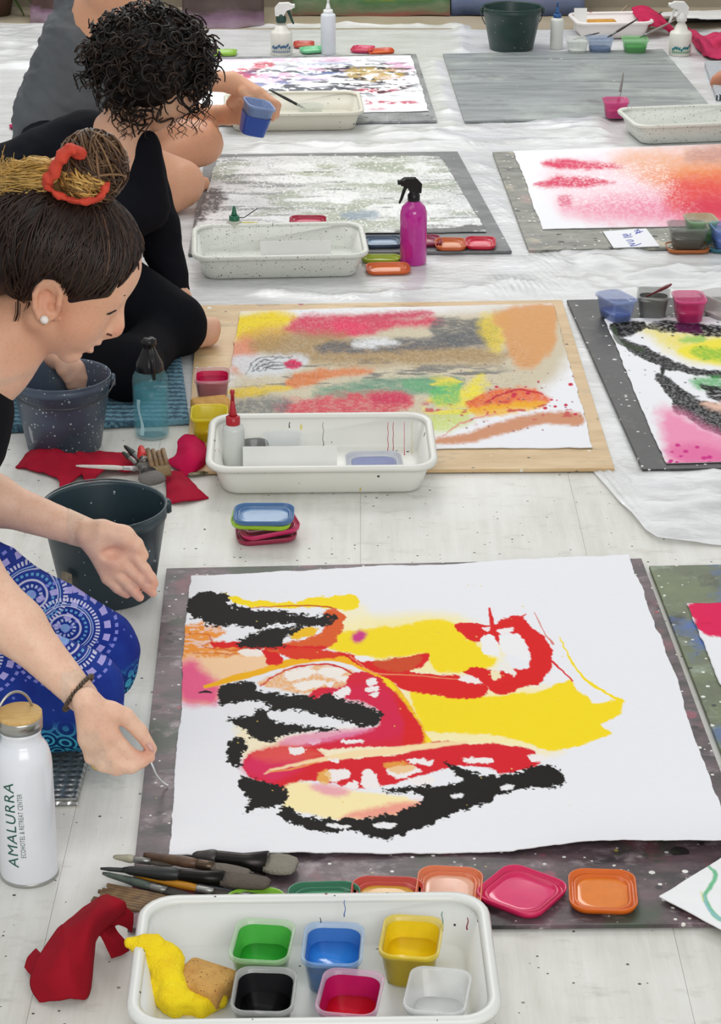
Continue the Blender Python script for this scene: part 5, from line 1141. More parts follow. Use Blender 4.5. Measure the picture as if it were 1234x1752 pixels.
# potted greenery in the far left corner
pl = empty('potted_plant', P(-6, 26), 0, 'green leafy plant in the far left corner', 'plant')
mk('pot', *lathe([(.05, 0), (.07, .09), (.075, .095), (.07, .1), (.062, .09), (.05, .02)], 24), pm('clay_pot', '5c4438', .7), pl)
for i in range(26):
    r_ = random.Random(i); a = r_.uniform(0, 6.28); l = r_.uniform(.10, .2); up = r_.uniform(.02, .14); pts = [np.array([math.cos(a)*l*s, math.sin(a)*l*s, .09+up*s*2-.16*s*s*(1-up*3)]) for s in np.linspace(.05, 1, 6)]
    mk('leaf', *tube(pts, [.004, .012, .016, .014, .009, .002], 6, flat=.2), pm('leaf_green', '4c6a2c', .5, col2='2c4420', ns=30), pl)
# magenta scraps behind the woman in black
cloth('pink_scrap', 'magenta ribbon-like scrap on the sheet at the far left', [[[(16, 216, .004), (26, 210, .012), (36, 206, .01), (46, 188, .02), (56, 182, .02)], [(18, 220, .004), (30, 217, .012), (40, 212, .012), (50, 198, .02), (60, 192, .02)]]], 'b8265c', '94204c', .004, .6, .004)
# ------------------------------------------------------------------ people
def body_mesh(prims, fine, coarse=.007, pad=.015):
    """one continuous implicit body: coarse everywhere, fine inside the given boxes"""
    V, Fq = surfnet(*sdf_grid(prims, *bounds(prims, pad), coarse), coarse); V = smooth_v(V, Fq, 1)
    Vs, Fs, n = [], [], 0
    drop = np.zeros(len(Fq), bool)
    for lo, hi, h in fine:
        mg = 1.2*coarse; ins = ((V > np.array(lo)+mg) & (V < np.array(hi)-mg)).all(1); drop |= ins[Fq].all(1)
    Vs.append(V); Fs.append(Fq[~drop]); n = len(V)
    for lo, hi, h in fine:
        a, b = surfnet(*sdf_grid(prims, lo, hi, h), h); a = smooth_v(a, b, 1); Vs.append(a); Fs.append(b+n); n += len(a)
    V = np.vstack(Vs); Fq = np.vstack(Fs); used = np.unique(Fq); mp = np.full(len(V), -1); mp[used] = np.arange(len(used))
    return V[used], mp[Fq]
class HF:
    """frame for a head seen at a photo distance: positions and sizes in photo pixels"""
    def __init__(s, Y, py, px=617): 
        s.Y = Y; s.m = mpp(Y, py); d = ray(px, py); s.d = d/np.linalg.norm(d); s.e3 = -s.d
        e1 = np.array([1., 0, 0]); s.e1 = e1-s.e3*(e1@s.e3); s.e1 /= np.linalg.norm(s.e1); s.e2 = np.cross(s.e3, s.e1)
    def p(s, px, py, w=0.0):
        q = Q(px, py, s.Y); d = ray(px, py); d = -d/np.linalg.norm(d); return q+d*w*s.m
    def ell(s, px, py, w, a, b, c, phi=0, k=10, op='u'):
        f = math.radians(phi); A = math.cos(f)*s.e1-math.sin(f)*s.e2; B = math.sin(f)*s.e1+math.cos(f)*s.e2
        return ell_(s.p(px, py, w), np.array([a, b, c])*s.m, [A, B, s.e3], k*s.m, op)
    def cap(s, p0, p1, r0, r1, k=10, flat=None): return cap_(s.p(*p0), s.p(*p1), r0*s.m, r1*s.m, k*s.m, flat)
def skin(name, tone):
    m, t = newmat(name); a = t.new('ShaderNodeAttribute', attribute_name='Col')
    c = t.mix(t.ramp(t.noise(45, 4), [(.35, 0.0), (.75, .35)]), a.outputs['Color'], tone)
    c = t.mix(t.ramp(t.noise(240, 3), [(.5, 0.0), (.8, .15)]), c, '8a4a34'); t.base(c)
    t.b.inputs['Roughness'].default_value = .48; t.b.inputs['Specular IOR Level'].default_value = .35
    t.b.inputs['Subsurface Weight'].default_value = .18; t.b.inputs['Subsurface Scale'].default_value = .008; t.b.inputs['Subsurface Radius'].default_value = (1, .35, .2)
    t.bump(t.noise(420, 4), .10, .001); return m
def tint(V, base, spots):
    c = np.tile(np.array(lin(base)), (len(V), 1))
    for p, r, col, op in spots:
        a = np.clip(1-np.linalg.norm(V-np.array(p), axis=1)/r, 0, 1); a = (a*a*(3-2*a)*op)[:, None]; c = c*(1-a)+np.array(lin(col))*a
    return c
def hairmat(name, rough=.42):
    m, t = newmat(name); a = t.new('ShaderNodeAttribute', attribute_name='Col')
    t.base(t.mix(t.ramp(t.noise(60, 3), [(.3, 0.0), (.8, .4)]), a.outputs['Color'], '0c0807')); t.b.inputs['Roughness'].default_value = rough; t.b.inputs['Specular IOR Level'].default_value = .3; return m
HAIR = hairmat('hair_strands')
def strands(name, paths, parent, seg=4):
    """paths: list of (points, radius, colour)"""
    Vs = []; Fs = []; C_ = []; n = 0
    for pts, r, col in paths:
        v, f = tube(pts, np.asarray(r), seg); Vs.append(np.array(v)); Fs.extend([tuple(i+n for i in q) for q in f]); C_.append(np.tile(np.array(lin(col)), (len(v), 1))); n += len(v)
    return mk(name, np.vstack(Vs), Fs, HAIR, parent, True, np.vstack(C_))
def fabric(name, col, col2, bump=.35):
    return pm(name, col, .85, col2=col2, ns=9, amt=.6, bump=bump, bs=26, bd=.008, spec=.08)
def soft_cloth(name, prims, mat, parent, h=.006, folds=.004, ff=16, seed=3, cut=None, zmin=.0125):
    V, Fq = surfnet(*sdf_grid(prims, *bounds(prims), h), h); V = smooth_v(V, Fq, 2)
    if folds: N = vnormals(V, Fq); V = V+N*((1-np.abs(2*fbm(V[:, 0]*ff+V[:, 2]*ff*.6, V[:, 1]*ff*.5+V[:, 2]*ff, seed, 3)-1))*2*folds-folds)[:, None]
    if cut is not None: k = cut(V); Fq = Fq[k[Fq].all(1)]
    V[:, 2] = np.maximum(V[:, 2], zmin)
    return mk(name, V, Fq, mat, parent)

# ---- the woman in front: patterned trousers, hair in a bun
f1 = empty('person', (-.58, 2.70, .012), 0, 'woman in blue patterned trousers with hair bun, leaning over the main painting', 'person')
def adopt(o, root):
    o.parent = root; o.matrix_parent_inverse = Matrix.Translation(-root.location); return o
H1 = HF(2.80, 470, 105); E = H1.ell; K = H1.cap
sk = [E(106, 430, 0, 132, 106, 98, 20, 10), E(186, 456, 0, 50, 46, 66, 0, 26), E(150, 510, 0, 100, 54, 74, -58, 24), E(128, 545, 0, 54, 44, 66, -30, 22),
      E(140, 572, 0, 26, 27, 36, -40, 18), E(123, 602, 0, 18, 16, 20, 0, 12)]
for s in (-1, 1):
    sk += [K((66, 545, s*60), (116, 600, s*12), 24, 15, 20), E(140, 538, s*40, 36, 28, 28, -50, 20), E(199, 507, s*26, 14, 8, 22, 60, 12), E(186, 526, s*32, 13, 11, 17, 40, 6), E(181, 562, s*12, 10, 8, 8, 40, 5)]
sk += [K((192, 512, 0), (183, 562, 0), 14, 15, 12), K((205, 510, 0), (205, 556, 0), 6, 9, 9), E(201, 565, 0, 9.5, 10, 11, 0, 6), K((196, 572, 0), (170, 576, 0), 6, 7, 6), E(164, 583, 0, 11, 6.5, 20, 35, 4), E(151, 596, 0, 11, 7, 18, 35, 4), E(136, 601, 0, 6, 4, 16, 35, 4, 's')]
sk += [K((56, 548, 0), (-46, 604, 0), 58, 64, 20)]
ear = [(94, 545), (101, 520), (104, 500), (98, 484), (84, 478), (69, 486), (60, 504), (60, 526), (68, 544), (78, 552)]
for i in range(len(ear)-1): sk.append(K((*ear[i], 80 if i == 0 else 96-3*(i > 3)), (*ear[i+1], 96), 5.5, 5.5, 3))
sk += [E(80, 516, 86, 34, 17, 7, 75, 4), E(97, 526, 90, 8, 6, 8, 70, 4), E(84, 508, 95, 14, 6, 6, 75, 3, 's'), E(88, 526, 96, 9, 7, 8, 75, 3, 's')]
NB = H1.p(-46, 604); SR = np.array([-.60, 2.63, .50]); SL = np.array([-.585, 2.97, .50]); PEL = np.array([-.66, 2.74, .17])
ER = Q(-62, 975, 2.52); WR = Q(140, 1192, 2.44); EL = Q(-150, 808, 2.90); WL = Q(148, 912, 2.85)
sk += [cap_(NB, (NB+PEL)/2+[-.05, 0, .05], .07, .11, .05), cap_((NB+PEL)/2+[-.05, 0, .05], PEL, .12, .13, .05), cap_(SR, SL, .055, .055, .05), cap_(NB, (SR+SL)/2, .06, .07, .05)]
m_r = mpp(2.44, 1192); m_l = mpp(2.85, 912)
sk += [cap_(SR, ER, .048, .042, .02), cap_(ER, ER+(WR-ER)*.45, .038, .035, .02), cap_(ER+(WR-ER)*.45, WR, .034, .0205, .015, (H1.e3, 1.15)),
       cap_(SL, EL, .048, .040, .02), cap_(EL, EL+(WL-EL)*.45, .040, .038, .02), cap_(EL+(WL-EL)*.45, WL, .034, .0215, .015, (H1.e3, 1.2))]
# near (right) hand: back of the hand to us, thumb and index meeting
hr = lambda px, py, d=0: Q(px, py, 2.42-d*m_r)
def chain(f, pts, radii, k):
    out = []
    for i in range(len(pts)-1): out.append(cap_(f(*pts[i]), f(*pts[i+1]), radii[i], radii[i+1], k if i == 0 else .0035))
    return out
WR2 = hr(148, 1200)
for (q, r) in (((188, 1256, 4), .0125), ((172, 1268, 12), .0125), ((158, 1272, 16), .012), ((148, 1264, 16), .011)): sk.append(cap_(WR2, hr(*q), .0135, r, .008))
sk += [cap_(WR2, hr(194, 1222, -6), .0135, .0115, .008)]
sk += chain(hr, [(192, 1216, -8), (214, 1226, -12), (238, 1250, -14), (259, 1281, -10)], [.0115, .0110, .0095, .0072], .007)
sk += chain(hr, [(188, 1256, 4), (222, 1292, 4), (240, 1298, 2), (256, 1296, 0)], [.0110, .0098, .0085, .0070], .005)
sk += chain(hr, [(172, 1268, 12), (200, 1308, 16), (224, 1312, 14), (244, 1304, 8)], [.0108, .0096, .0085, .0072], .004)
sk += chain(hr, [(158, 1272, 16), (176, 1308, 20), (200, 1316, 16), (222, 1310, 10)], [.0104, .0092, .0082, .0070], .004)
sk += chain(hr, [(148, 1264, 16), (156, 1296, 18), (178, 1306, 14), (196, 1304, 10)], [.0096, .0082, .0074, .0064], .004)
# far (left) hand: palm up, fingers loosely curled
hl = lambda px, py, d=0: Q(px, py, 2.84-d*m_l)
WL2 = hl(152, 914)
for (q, r) in (((226, 946, 2), .0105), ((214, 966, 6), .0105), ((198, 980, 8), .0102), ((184, 988, 8), .0092)): sk.append(cap_(WL2, hl(*q), .0145, r, .009, (H1.e3, 1.15)))
sk += [cap_(hl(170, 930, 4), hl(196, 960, 8), .015, .013, .012), cap_(hl(176, 908, 4), hl(212, 918, 8), .0165, .014, .012), ell_(hl(192, 948, 22), np.array([.014, .011, .008]), None, .008, 's')]
sk += chain(hl, [(212, 916, 4), (232, 932, 2), (244, 950, -4)], [.0135, .0108, .0088], .008)
sk += chain(hl, [(228, 948, 2), (248, 974, 12), (258, 988, 16), (264, 998, 14)], [.0095, .0080, .0074, .0066], .0035)
sk += chain(hl, [(214, 968, 6), (240, 992, 18), (252, 1004, 20), (261, 1014, 18)], [.0095, .0082, .0075, .0067], .0035)
sk += chain(hl, [(198, 982, 8), (220, 1002, 20), (230, 1012, 22), (239, 1022, 20)], [.0092, .0079, .0072, .0065], .0035)
sk += chain(hl, [(184, 990, 8), (201, 1006, 16), (210, 1012, 18), (217, 1017, 18)], [.0085, .0072, .0066, .006], .0035)
# legs (inside the trousers)
KL = Q(170, 1108, 2.71); HL = np.array([-.66, 2.84, .17]); KR = Q(140, 1182, 2.58); HR = np.array([-.66, 2.62, .16]); AL = np.array([-.62, 2.80, .07]); AR = Q(-120, 1275, 2.60)
AR[2] = .06
legs = [cap_(HL, KL, .075, .044, .02), cap_(HR, KR, .075, .046, .02), cap_(KL-[0, 0, .035], AL, .04, .035, .02), cap_(KR-[0, 0, .028], AR, .042, .035, .02)]
sk += legs
fb = lambda pts, pad: (np.min(pts, 0)-pad, np.max(pts, 0)+pad)
hb = fb([H1.p(-20, 560), H1.p(230, 400), H1.p(120, 610)], .0); hb = (hb[0]-[.02, .10, .02], hb[1]+[.02, .10, .03])
V, Fq = body_mesh(sk, [(*hb, .0024), (*fb([WR2, hr(259, 1281), hr(150, 1315)], .03), .0021), (*fb([WL2, hl(264, 998), hl(200, 1022)], .03), .0021)])
p_ = H1.p
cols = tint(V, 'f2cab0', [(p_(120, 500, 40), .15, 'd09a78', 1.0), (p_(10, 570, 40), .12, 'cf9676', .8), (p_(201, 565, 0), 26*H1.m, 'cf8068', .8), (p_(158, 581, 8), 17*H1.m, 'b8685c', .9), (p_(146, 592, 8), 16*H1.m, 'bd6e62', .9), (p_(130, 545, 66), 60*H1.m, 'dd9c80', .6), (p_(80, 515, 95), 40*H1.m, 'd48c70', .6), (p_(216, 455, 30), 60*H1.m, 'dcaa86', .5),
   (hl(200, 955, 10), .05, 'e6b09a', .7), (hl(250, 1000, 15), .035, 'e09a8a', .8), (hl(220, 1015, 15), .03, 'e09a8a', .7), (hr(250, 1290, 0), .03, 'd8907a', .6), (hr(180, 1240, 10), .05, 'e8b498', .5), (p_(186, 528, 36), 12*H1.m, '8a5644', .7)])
V[:, 2] = np.maximum(V[:, 2], .0135)
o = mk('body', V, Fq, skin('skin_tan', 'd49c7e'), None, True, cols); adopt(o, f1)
# nails, lashes, brow, jewellery
NAIL = pm('nail', 'e0b0a4', .3); DK = pm('dark_lash', '1c120e', .6)
adopt(mk('thumb_nail', *tube([hr(253, 1270, -4), hr(260, 1280, -2), hr(262, 1285, -2)], [.0045, .005, .003], 8, flat=.5), NAIL), f1)
adopt(mk('eyelash', *tube([p_(175, 537, 58), p_(187, 537, 53), p_(199, 531, 43)], [.0008, .0014, .0009], 6), DK), f1)
adopt(mk('eyebrow', *tube([p_(180, 511, 63), p_(197, 506, 56), p_(213, 505, 40)], [.0016, .0026, .0022], 6, flat=.5), pm('brow_hair', '3a2418', .8)), f1)
adopt(mk('nostril', *tube([p_(183, 571, 20), p_(191, 574, 15)], [.0018, .0014], 6), pm('nostril_dark', '5c2c22', .8)), f1)
adopt(mk('mouth_line', *tube([p_(167, 590, 3), p_(158, 590, 14), p_(148, 588, 22), p_(141, 585, 27)], [.0010, .0012, .0010, .0004], 6), pm('mouth_dark', '8a4038', .7)), f1)
V_, F_ = loft([[tuple(p_(76, 547, 104)+H1.m*7.5*(math.sin(a)*(math.cos(b)*H1.e1+math.sin(b)*H1.e2)+math.cos(a)*H1.e3)) for b in np.linspace(0, 2*math.pi, 14, endpoint=False)] for a in np.linspace(.1, math.pi-.1, 9)])
adopt(tag(mk('pearl_earring', V_, F_, pm('pearl', 'f2ece6', .2, coat=.5)), None), f1)
fa = (WR-ER)/np.linalg.norm(WR-ER); sd = np.cross(fa, H1.e3); sd /= np.linalg.norm(sd); bc = ER+(WR-ER)*.97; un = np.cross(sd, fa)
V_ = []; parts = []
for i in range(34):
    a = 2*math.pi*i/34; c = bc+sd*.0262*math.cos(a)+un*.0255*math.sin(a)+fa*.004*math.cos(a)
    v, f = loft([[tuple(c+.0032*(math.sin(q)*(math.cos(b)*sd+math.sin(b)*fa)+math.cos(q)*un)) for b in np.linspace(0, 6.283, 7, endpoint=False)] for q in np.linspace(.2, 2.94, 5)]); parts.append((v, f))
adopt(mk('bead_bracelet', *join(parts), pm('bracelet_beads', '3a2c22', .35, col2='6a5a44', ns=200)), f1)
rc = hr(171, 1303, 16); v, f = tube([rc+np.array([.0108*math.cos(a), .006*math.sin(a), .0085*math.sin(a)]) for a in np.linspace(0, 6.283, 20)], .0018, 6); adopt(mk('finger_ring', v, f, pm('gold', 'd8c078', .25, .9)), f1)
rc = hl(205, 984, 12); v, f = tube([rc+np.array([.0098*math.cos(a), .003*math.sin(a)-.003, .008*math.sin(a)]) for a in np.linspace(0, 6.283, 20)], .0015, 6); adopt(mk('finger_ring', v, f, MATS['gold']), f1)
th = mk('paint_thread', *tube(crom([hr(256, 1299, 0), hr(262, 1312, 2), P(268, 1326, .05), P(278, 1338, .02), P(288, 1344, .011)], 4), .0012, 6), pm('white_paint_thread', 'eceef0', .3)); tag(th, 'thin white thread of paint hanging from pinched fingers', 'paint thread')
# trousers
m, t = newmat('mandala_cotton')
def planar(cpt, e1, e2):
    tc = t.coord(loc=tuple(-np.array(cpt)))
    def dot(v):
        d = t.new('ShaderNodeVectorMath', operation='DOT_PRODUCT'); t.link(tc, d.inputs[0]); d.inputs[1].default_value = tuple(v); return d.outputs['Value']
    x, y = dot(e1), dot(e2); r = t.math('SQRT', t.math('ADD', t.math('MULTIPLY', x, x), t.math('MULTIPLY', y, y))); return r, t.math('ARCTAN2', y, x)
def band(r, r0, r1): return t.math('MULTIPLY', t.math('GREATER_THAN', r, r0), t.math('LESS_THAN', r, r1))
c = t.mix(t.ramp(t.noise(18, 4), [(.35, 0.0), (.7, 1.0)]), '1c2f86', '24429c')
c = t.mix(t.clamp(t.specks(120, .3, .25)), c, '6a74c8')
g = t.new('ShaderNodeSeparateXYZ'); t.link(t.coord(), g.inputs[0])
low = t.clamp(t.math('MULTIPLY', t.math('SUBTRACT', .105, t.math('ADD', g.outputs[2], t.math('MULTIPLY', t.noise(14, 2), .03))), 30.0))
tq = t.new('ShaderNodeTexVoronoi'); tq.inputs['Scale'].default_value = 42; tq.inputs['Randomness'].default_value = .5; t.link(t.coord(), tq.inputs['Vector'])
ringp = t.math('GREATER_THAN', t.math('SINE', t.math('MULTIPLY', tq.outputs['Distance'], 22.0)), .25)
tcol = t.mix(ringp, '0e3a6c', '4ab4d4'); c = t.mix(low, c, tcol)
for (px, py, Y, sc_) in ((52, 1028, 2.66, 1.0), (112, 1092, 2.60, .95), (-60, 1130, 2.5, 1.0)):
    cp_ = Q(px, py, Y); r, an = planar(cp_, H1.e1, H1.e2*1.25); k = mpp(Y, py)*sc_
    for (a, b, col, nd) in ((0, 9, '8fb4e8', 0), (14, 20, 'c8d4f0', 14), (26, 30, 'd6d4ee', 0), (36, 41, '6ab0dc', 26), (46, 48, 'c8d0ee', 0), (50, 52, '9ab8e4', 0), (56, 64, 'dcdcf4', 56), (72, 84, 'b8b0ec', 18), (92, 98, '8c90e0', 40)):
        f = band(r, a*k, b*k)
        if nd: f = t.math('MULTIPLY', f, t.math('GREATER_THAN', t.math('SINE', t.math('MULTIPLY', an, float(nd))), -.1))
        c = t.mix(t.math('MULTIPLY', f, .82), c, col)
t.base(c); t.b.inputs['Roughness'].default_value = .85; t.b.inputs['Specular IOR Level'].default_value = .15; t.bump(t.noise(30, 4), .3, .006)
tr = [cap_(HL+[0, 0, .01], KL, .098, .050, .03), cap_(HR+[0, 0, .01], KR, .098, .054, .02), cap_(KL-[0, 0, .03], AL, .045, .05, .03), cap_(KR-[.005, 0, .030], AR, .050, .052, .03), cap_(HL, HR, .12, .12, .05)]
o = soft_cloth('patterned_trousers', tr, m, None, .005, .0035, 14, 5); adopt(o, f1)
mid = (NB+PEL)/2
tp = [cap_(SR+[-.01, -.01, 0], SL+[-.01, 0, 0], .066, .066, .04), cap_(mid+[-.055, 0, .08], PEL, .128, .135, .06), cap_((SR+SL)/2+[-.02, 0, -.02], mid+[-.04, 0, .04], .09, .12, .06), cap_(SR, SR*.45+ER*.55, .060, .056, .02), cap_(SL, SL*.45+EL*.55, .058, .054, .02), ell_(Q(-52, 716, 2.76), [.055, .09, .07], None, .05)]
o = soft_cloth('black_top', tp, fabric('black_jersey', '15161c', '0d0e12'), None, .007, .003, 12, 9); adopt(o, f1)
# hair, bun and scrunchie
hp_ = [E(106, 424, 0, 142, 110, 106, 18, 8), E(-12, 445, 0, 46, 70, 90, 20, 20)]
hp_ += [E(556, 665, 0, 408, 408, 408, 0, 6, 's'), E(358, 1058, 0, 616, 616, 616, 0, 6, 's'), E(84, 640, 0, 112, 112, 180, 0, 10, 's'), E(84, 512, 100, 30, 38, 30, 0, 6, 's')]
V, Fq = surfnet(*sdf_grid(hp_, *bounds(hp_[:2]), .0032), .0032); V = smooth_v(V, Fq, 1)
o = mk('hair', V, Fq, HAIR, None, True, tint(V, '1e1410', [])); adopt(o, f1)
cen = p_(106, 424, 0); AX = [math.cos(math.radians(18))*H1.e1-math.sin(math.radians(18))*H1.e2, math.sin(math.radians(18))*H1.e1+math.cos(math.radians(18))*H1.e2, H1.e3]; RAD = np.array([142, 110, 106])*H1.m
def dirof(px, py):     # unit ellipsoid direction of the near surface point seen at a pixel
    q = (p_(px, py)-cen); x, y = q@AX[0]/RAD[0], q@AX[1]/RAD[1]; return np.array([x, y, math.sqrt(max(.02, 1-x*x-y*y))])
bun_d = np.array([.06, .98, .12]); rr = random.Random(3); paths = []
line_ = [(243, 412), (230, 446), (205, 476), (178, 492), (150, 500), (128, 505), (112, 492), (96, 472), (70, 470), (50, 486), (36, 512), (16, 508), (-10, 500)]
lp = crom([np.array(q, float) for q in line_], 10)
for i in range(680):
    q = lp[rr.randrange(len(lp))]+np.array([rr.gauss(0, 3), rr.gauss(0, 4)]); d0 = dirof(*q); 
    if i % 4 == 0: d0 = d0*np.array([1, 1, -1.0])
    d0 /= np.linalg.norm(d0); b0 = bun_d+np.array([rr.gauss(0, .13), 0, rr.gauss(0, .2)]); b0 /= np.linalg.norm(b0); lift = rr.uniform(1.0, 1.035)
    pts = []
    for s in np.linspace(rr.uniform(-.05, .06), 1, 13):
        v = d0*(1-s)+b0*s; v /= np.linalg.norm(v); v = v*(lift+.012*math.sin(s*3.1)); pts.append(cen+sum(AX[j]*RAD[j]*v[j] for j in range(3)))
    base = rr.choice(['34221a', '3c2a20', '20150f', '2a1c15', '5c4232' if q[0] > 150 else '33221a', '7a5a44' if q[0] > 190 else '281a13'])
    w = rr.uniform(.0009, .0019); paths.append((pts, [w*.5]+[w]*11+[w*.7], base))
for (a, b) in (((128, 505), (150, 512)), ((112, 500), (122, 522)), ((52, 500), (46, 540)), ((60, 495), (66, 470)), ((30, 515), (22, 560)), ((150, 500), (178, 506))):
    for j in range(5):
        e = np.array([rr.gauss(0, 4), rr.gauss(0, 4)]); s_ = 88 if a[0] > 100 else 70
        paths.append(([p_(a[0]+e[0], a[1]+e[1], s_), p_((a[0]+b[0])/2+e[0]+3, (a[1]+b[1])/2, s_-2), p_(b[0]+e[0], b[1]+e[1], s_-10)], [.0006, .0005, .0002], '3a261c'))
adopt(strands('hair_strands', paths, None), f1)
paths = []
def tuft(c, rx, ry, rz_, n, cols_, turns=(.25, .7), seed=1, ang=None):
    r_ = random.Random(seed); C0 = p_(*c); pref = np.array([math.cos(ang or .4), math.sin(ang or .4), .5])
    for _ in range(n):
        ax_ = pref+np.array([r_.gauss(0, .55) for _ in range(3)]); ax_ /= np.linalg.norm(ax_)
        u0 = np.cross(ax_, [r_.gauss(0, 1) for _ in range(3)]); u0 /= np.linalg.norm(u0); v0 = np.cross(ax_, u0); off = r_.uniform(-.75, .75); w = math.sqrt(1-off*off)*r_.uniform(.92, 1.04); tt = r_.uniform(*turns); ph = r_.uniform(0, 6); pts = []
        for s in np.linspace(0, 1, 12):
            a = tt*6.28*s; u = ax_*(off+.06*math.sin(5*s+ph))+w*(1+.05*math.sin(7*s+ph))*(math.cos(a)*u0+math.sin(a)*v0)
            pts.append(C0+H1.m*(u[0]*rx*H1.e1+u[1]*ry*H1.e2+u[2]*rz_*H1.e3))
        q = r_.uniform(.0008, .0020); paths.append((pts, [q*.4]+[q]*10+[q*.3], r_.choice(cols_)))
tuft((158, 286, 0), 58, 60, 55, 320, ['4c3626', '5c422e', '705238', '846446', '3c2a1e'], seed=4)
tuft((148, 312, 20), 46, 34, 46, 170, ['b88c4a', 'd8aa5c', 'a07a42', 'e8c070', '8c6a3a'], seed=5, ang=.6)

for i in range(330):
    a = rr.uniform(0, 6.28); q = math.sqrt(rr.uniform(.3, 1)); x1 = rr.choice([rr.uniform(14, 50), rr.uniform(-4, 20)]); w = rr.uniform(.0006, .0017); cy, cw = math.sin(a)*q, math.cos(a)*q
    paths.append((crom([p_(98, 300+cy*16, 16+cw*30), p_(78, 301+cy*30+rr.gauss(0, 3), 16+cw*42), p_(50, 303+cy*31+rr.gauss(0, 4), 14+cw*38), p_(x1, 306+cy*rr.uniform(14, 32)+rr.gauss(0, 5), 12+cw*26), p_(x1+rr.uniform(-8, 10), 306+cy*20+rr.gauss(0, 14), 8+cw*20)], 3), np.linspace(w, w*.25, 13), rr.choice(['e8c070', 'd8aa58', 'f0d08c', 'c89a4c', 'a8823e', 'dcb468'])))
bl = [E(158, 286, 0, 52, 54, 48, 0, 10), E(148, 312, 18, 40, 28, 40, 0, 10), E(66, 306, 8, 46, 27, 34, 0, 10), E(110, 320, 0, 50, 30, 44, 0, 12)]
V, Fq = surfnet(*sdf_grid(bl, *bounds(bl), .0035), .0035)
o = mk('hair_bun', V, Fq, HAIR, None, True, tint(V, '5a4228', [(p_(66, 306, 8), .07, '8c6a34', .9), (p_(190, 270, 0), .05, '2c1c14', .9)])); adopt(o, f1)
adopt(strands('bun_strands', paths, None), f1)
sp_ = crom([p_(136, 264, 46), p_(122, 256, 58), p_(106, 268, 62), p_(94, 292, 62), p_(82, 314, 60), p_(92, 330, 64), p_(116, 340, 68), p_(146, 346, 66), p_(170, 338, 58), p_(182, 322, 50), p_(186, 312, 44)], 8)
v, f = tube(sp_, [(.0135 if i < 36 else .0075)*(.92+.1*math.sin(i*.9)) for i in range(len(sp_))], 16, flat=.6)
V = np.array(v); V += np.column_stack([noise3(V, 150, 4), noise3(V, 170, 9), noise3(V, 160, 14)])*.014
adopt(mk('scrunchie', V, f, pm('coral_fabric', 'd0452e', .8, col2='a82f22', ns=40, bump=.3, bs=300)), f1)
# ---- the woman in black with curly hair
f2p = empty('person', (-.58, 4.42, .014), 0, 'woman in black with dark curly hair, sitting cross-legged on the blue mat', 'person')
H2 = HF(4.36, 130, 262); E = H2.ell; K = H2.cap
q4 = Q
NB2 = q4(192, 285, 4.40); SL2 = q4(232, 264, 4.50); EL2 = q4(266, 385, 4.46); WL2_ = q4(300, 498, 4.40); SR2 = q4(60, 330, 4.22); ER2 = q4(10, 500, 4.02); WR2_ = q4(96, 604, 3.82)
PE2 = np.array([-.70, 4.50, .16]); KN = q4(300, 552, 4.22); KF = q4(210, 560, 4.62)
sk = [E(262, 122, 0, 82, 74, 66, 40, 10), E(290, 165, 0, 52, 40, 52, -50, 20), E(278, 196, 0, 24, 20, 26, -40, 14), K((333, 138, 0), (336, 166, 0), 7, 9, 8), E(300, 190, 0, 12, 8, 16, 30, 6), E(268, 212, 0, 13, 11, 15, 0, 8),
      K((222, 175, 0), (196, 282, 0), 37, 42, 16), cap_(NB2, SL2, .055, .05, .03), cap_(NB2, SR2, .06, .05, .03), cap_(NB2, PE2, .1, .13, .05), cap_(SL2, EL2, .045, .038, .02), cap_(EL2, WL2_, .037, .024, .02), cap_(SR2, ER2, .045, .038, .02), cap_(ER2, WR2_, .036, .026, .02)]
for s in (-1, 1): sk.append(K((240, 178, s*40), (270, 208, s*10), 15, 11, 12))
m2 = mpp(3.8, 620)
h2 = lambda px, py, d=0: Q(px, py, 3.80-d*m2)
for (x, y, d) in ((118, 626, 6), (126, 628, 2), (134, 630, -2), (110, 626, 10)):
    sk.append(cap_(WR2_, h2(x, y, d), .022, .0125, .012)); sk += chain(h2, [(x, y, d), (x+8, y+16, d+2), (x+10, y+34, d+2)], [.0115, .0098, .008], .005)
sk += chain(h2, [(104, 616, 12), (108, 634, 16), (116, 650, 16)], [.013, .011, .008], .008)
h3 = lambda px, py, d=0: Q(px, py, 4.38-d*m2)
for j in range(4): sk += chain(h3, [(304+j*5, 505, 0), (308+j*6, 520, 2), (310+j*6, 534, 2)], [.011, .0095, .008], .006)
sk += [cap_(WL2_, h3(312, 508), .022, .016, .012), *chain(h3, [(300, 505, 6), (296, 520, 8)], [.011, .008], .006)]
AK = q4(352, 575, 4.42); sk += [cap_(np.array([*PE2[:2]+[.02, .1], .12]), KF, .08, .055, .03), cap_(PE2, KN, .08, .055, .03), cap_(KN-[0, 0, .02], q4(150, 640, 4.28), .045, .04, .02), cap_(KF-[0, 0, .02], q4(326, 588, 4.27), .045, .03, .02)]
ft = [cap_(q4(322, 590, 4.25), q4(352, 568, 4.26), .030, .030, .01), cap_(q4(352, 568, 4.26), q4(364, 556, 4.27), .028, .018, .01)]
sk += ft
V, Fq = body_mesh(sk, [(*fb([H2.p(170, 60), H2.p(345, 290)], .07), .004), (*fb([WR2_, h2(140, 665)], .035), .003)], .009)
V[:, 2] = np.maximum(V[:, 2], .0155)
cols = tint(V, 'dcae92', [(H2.p(300, 190, 20), .03, 'b07060', .6), (WR2_, .12, 'd8a890', .9), (h2(130, 650), .07, 'e0b8a4', .9)])
adopt(mk('body', V, Fq, MATS['skin_tan'], None, True, cols), f2p)
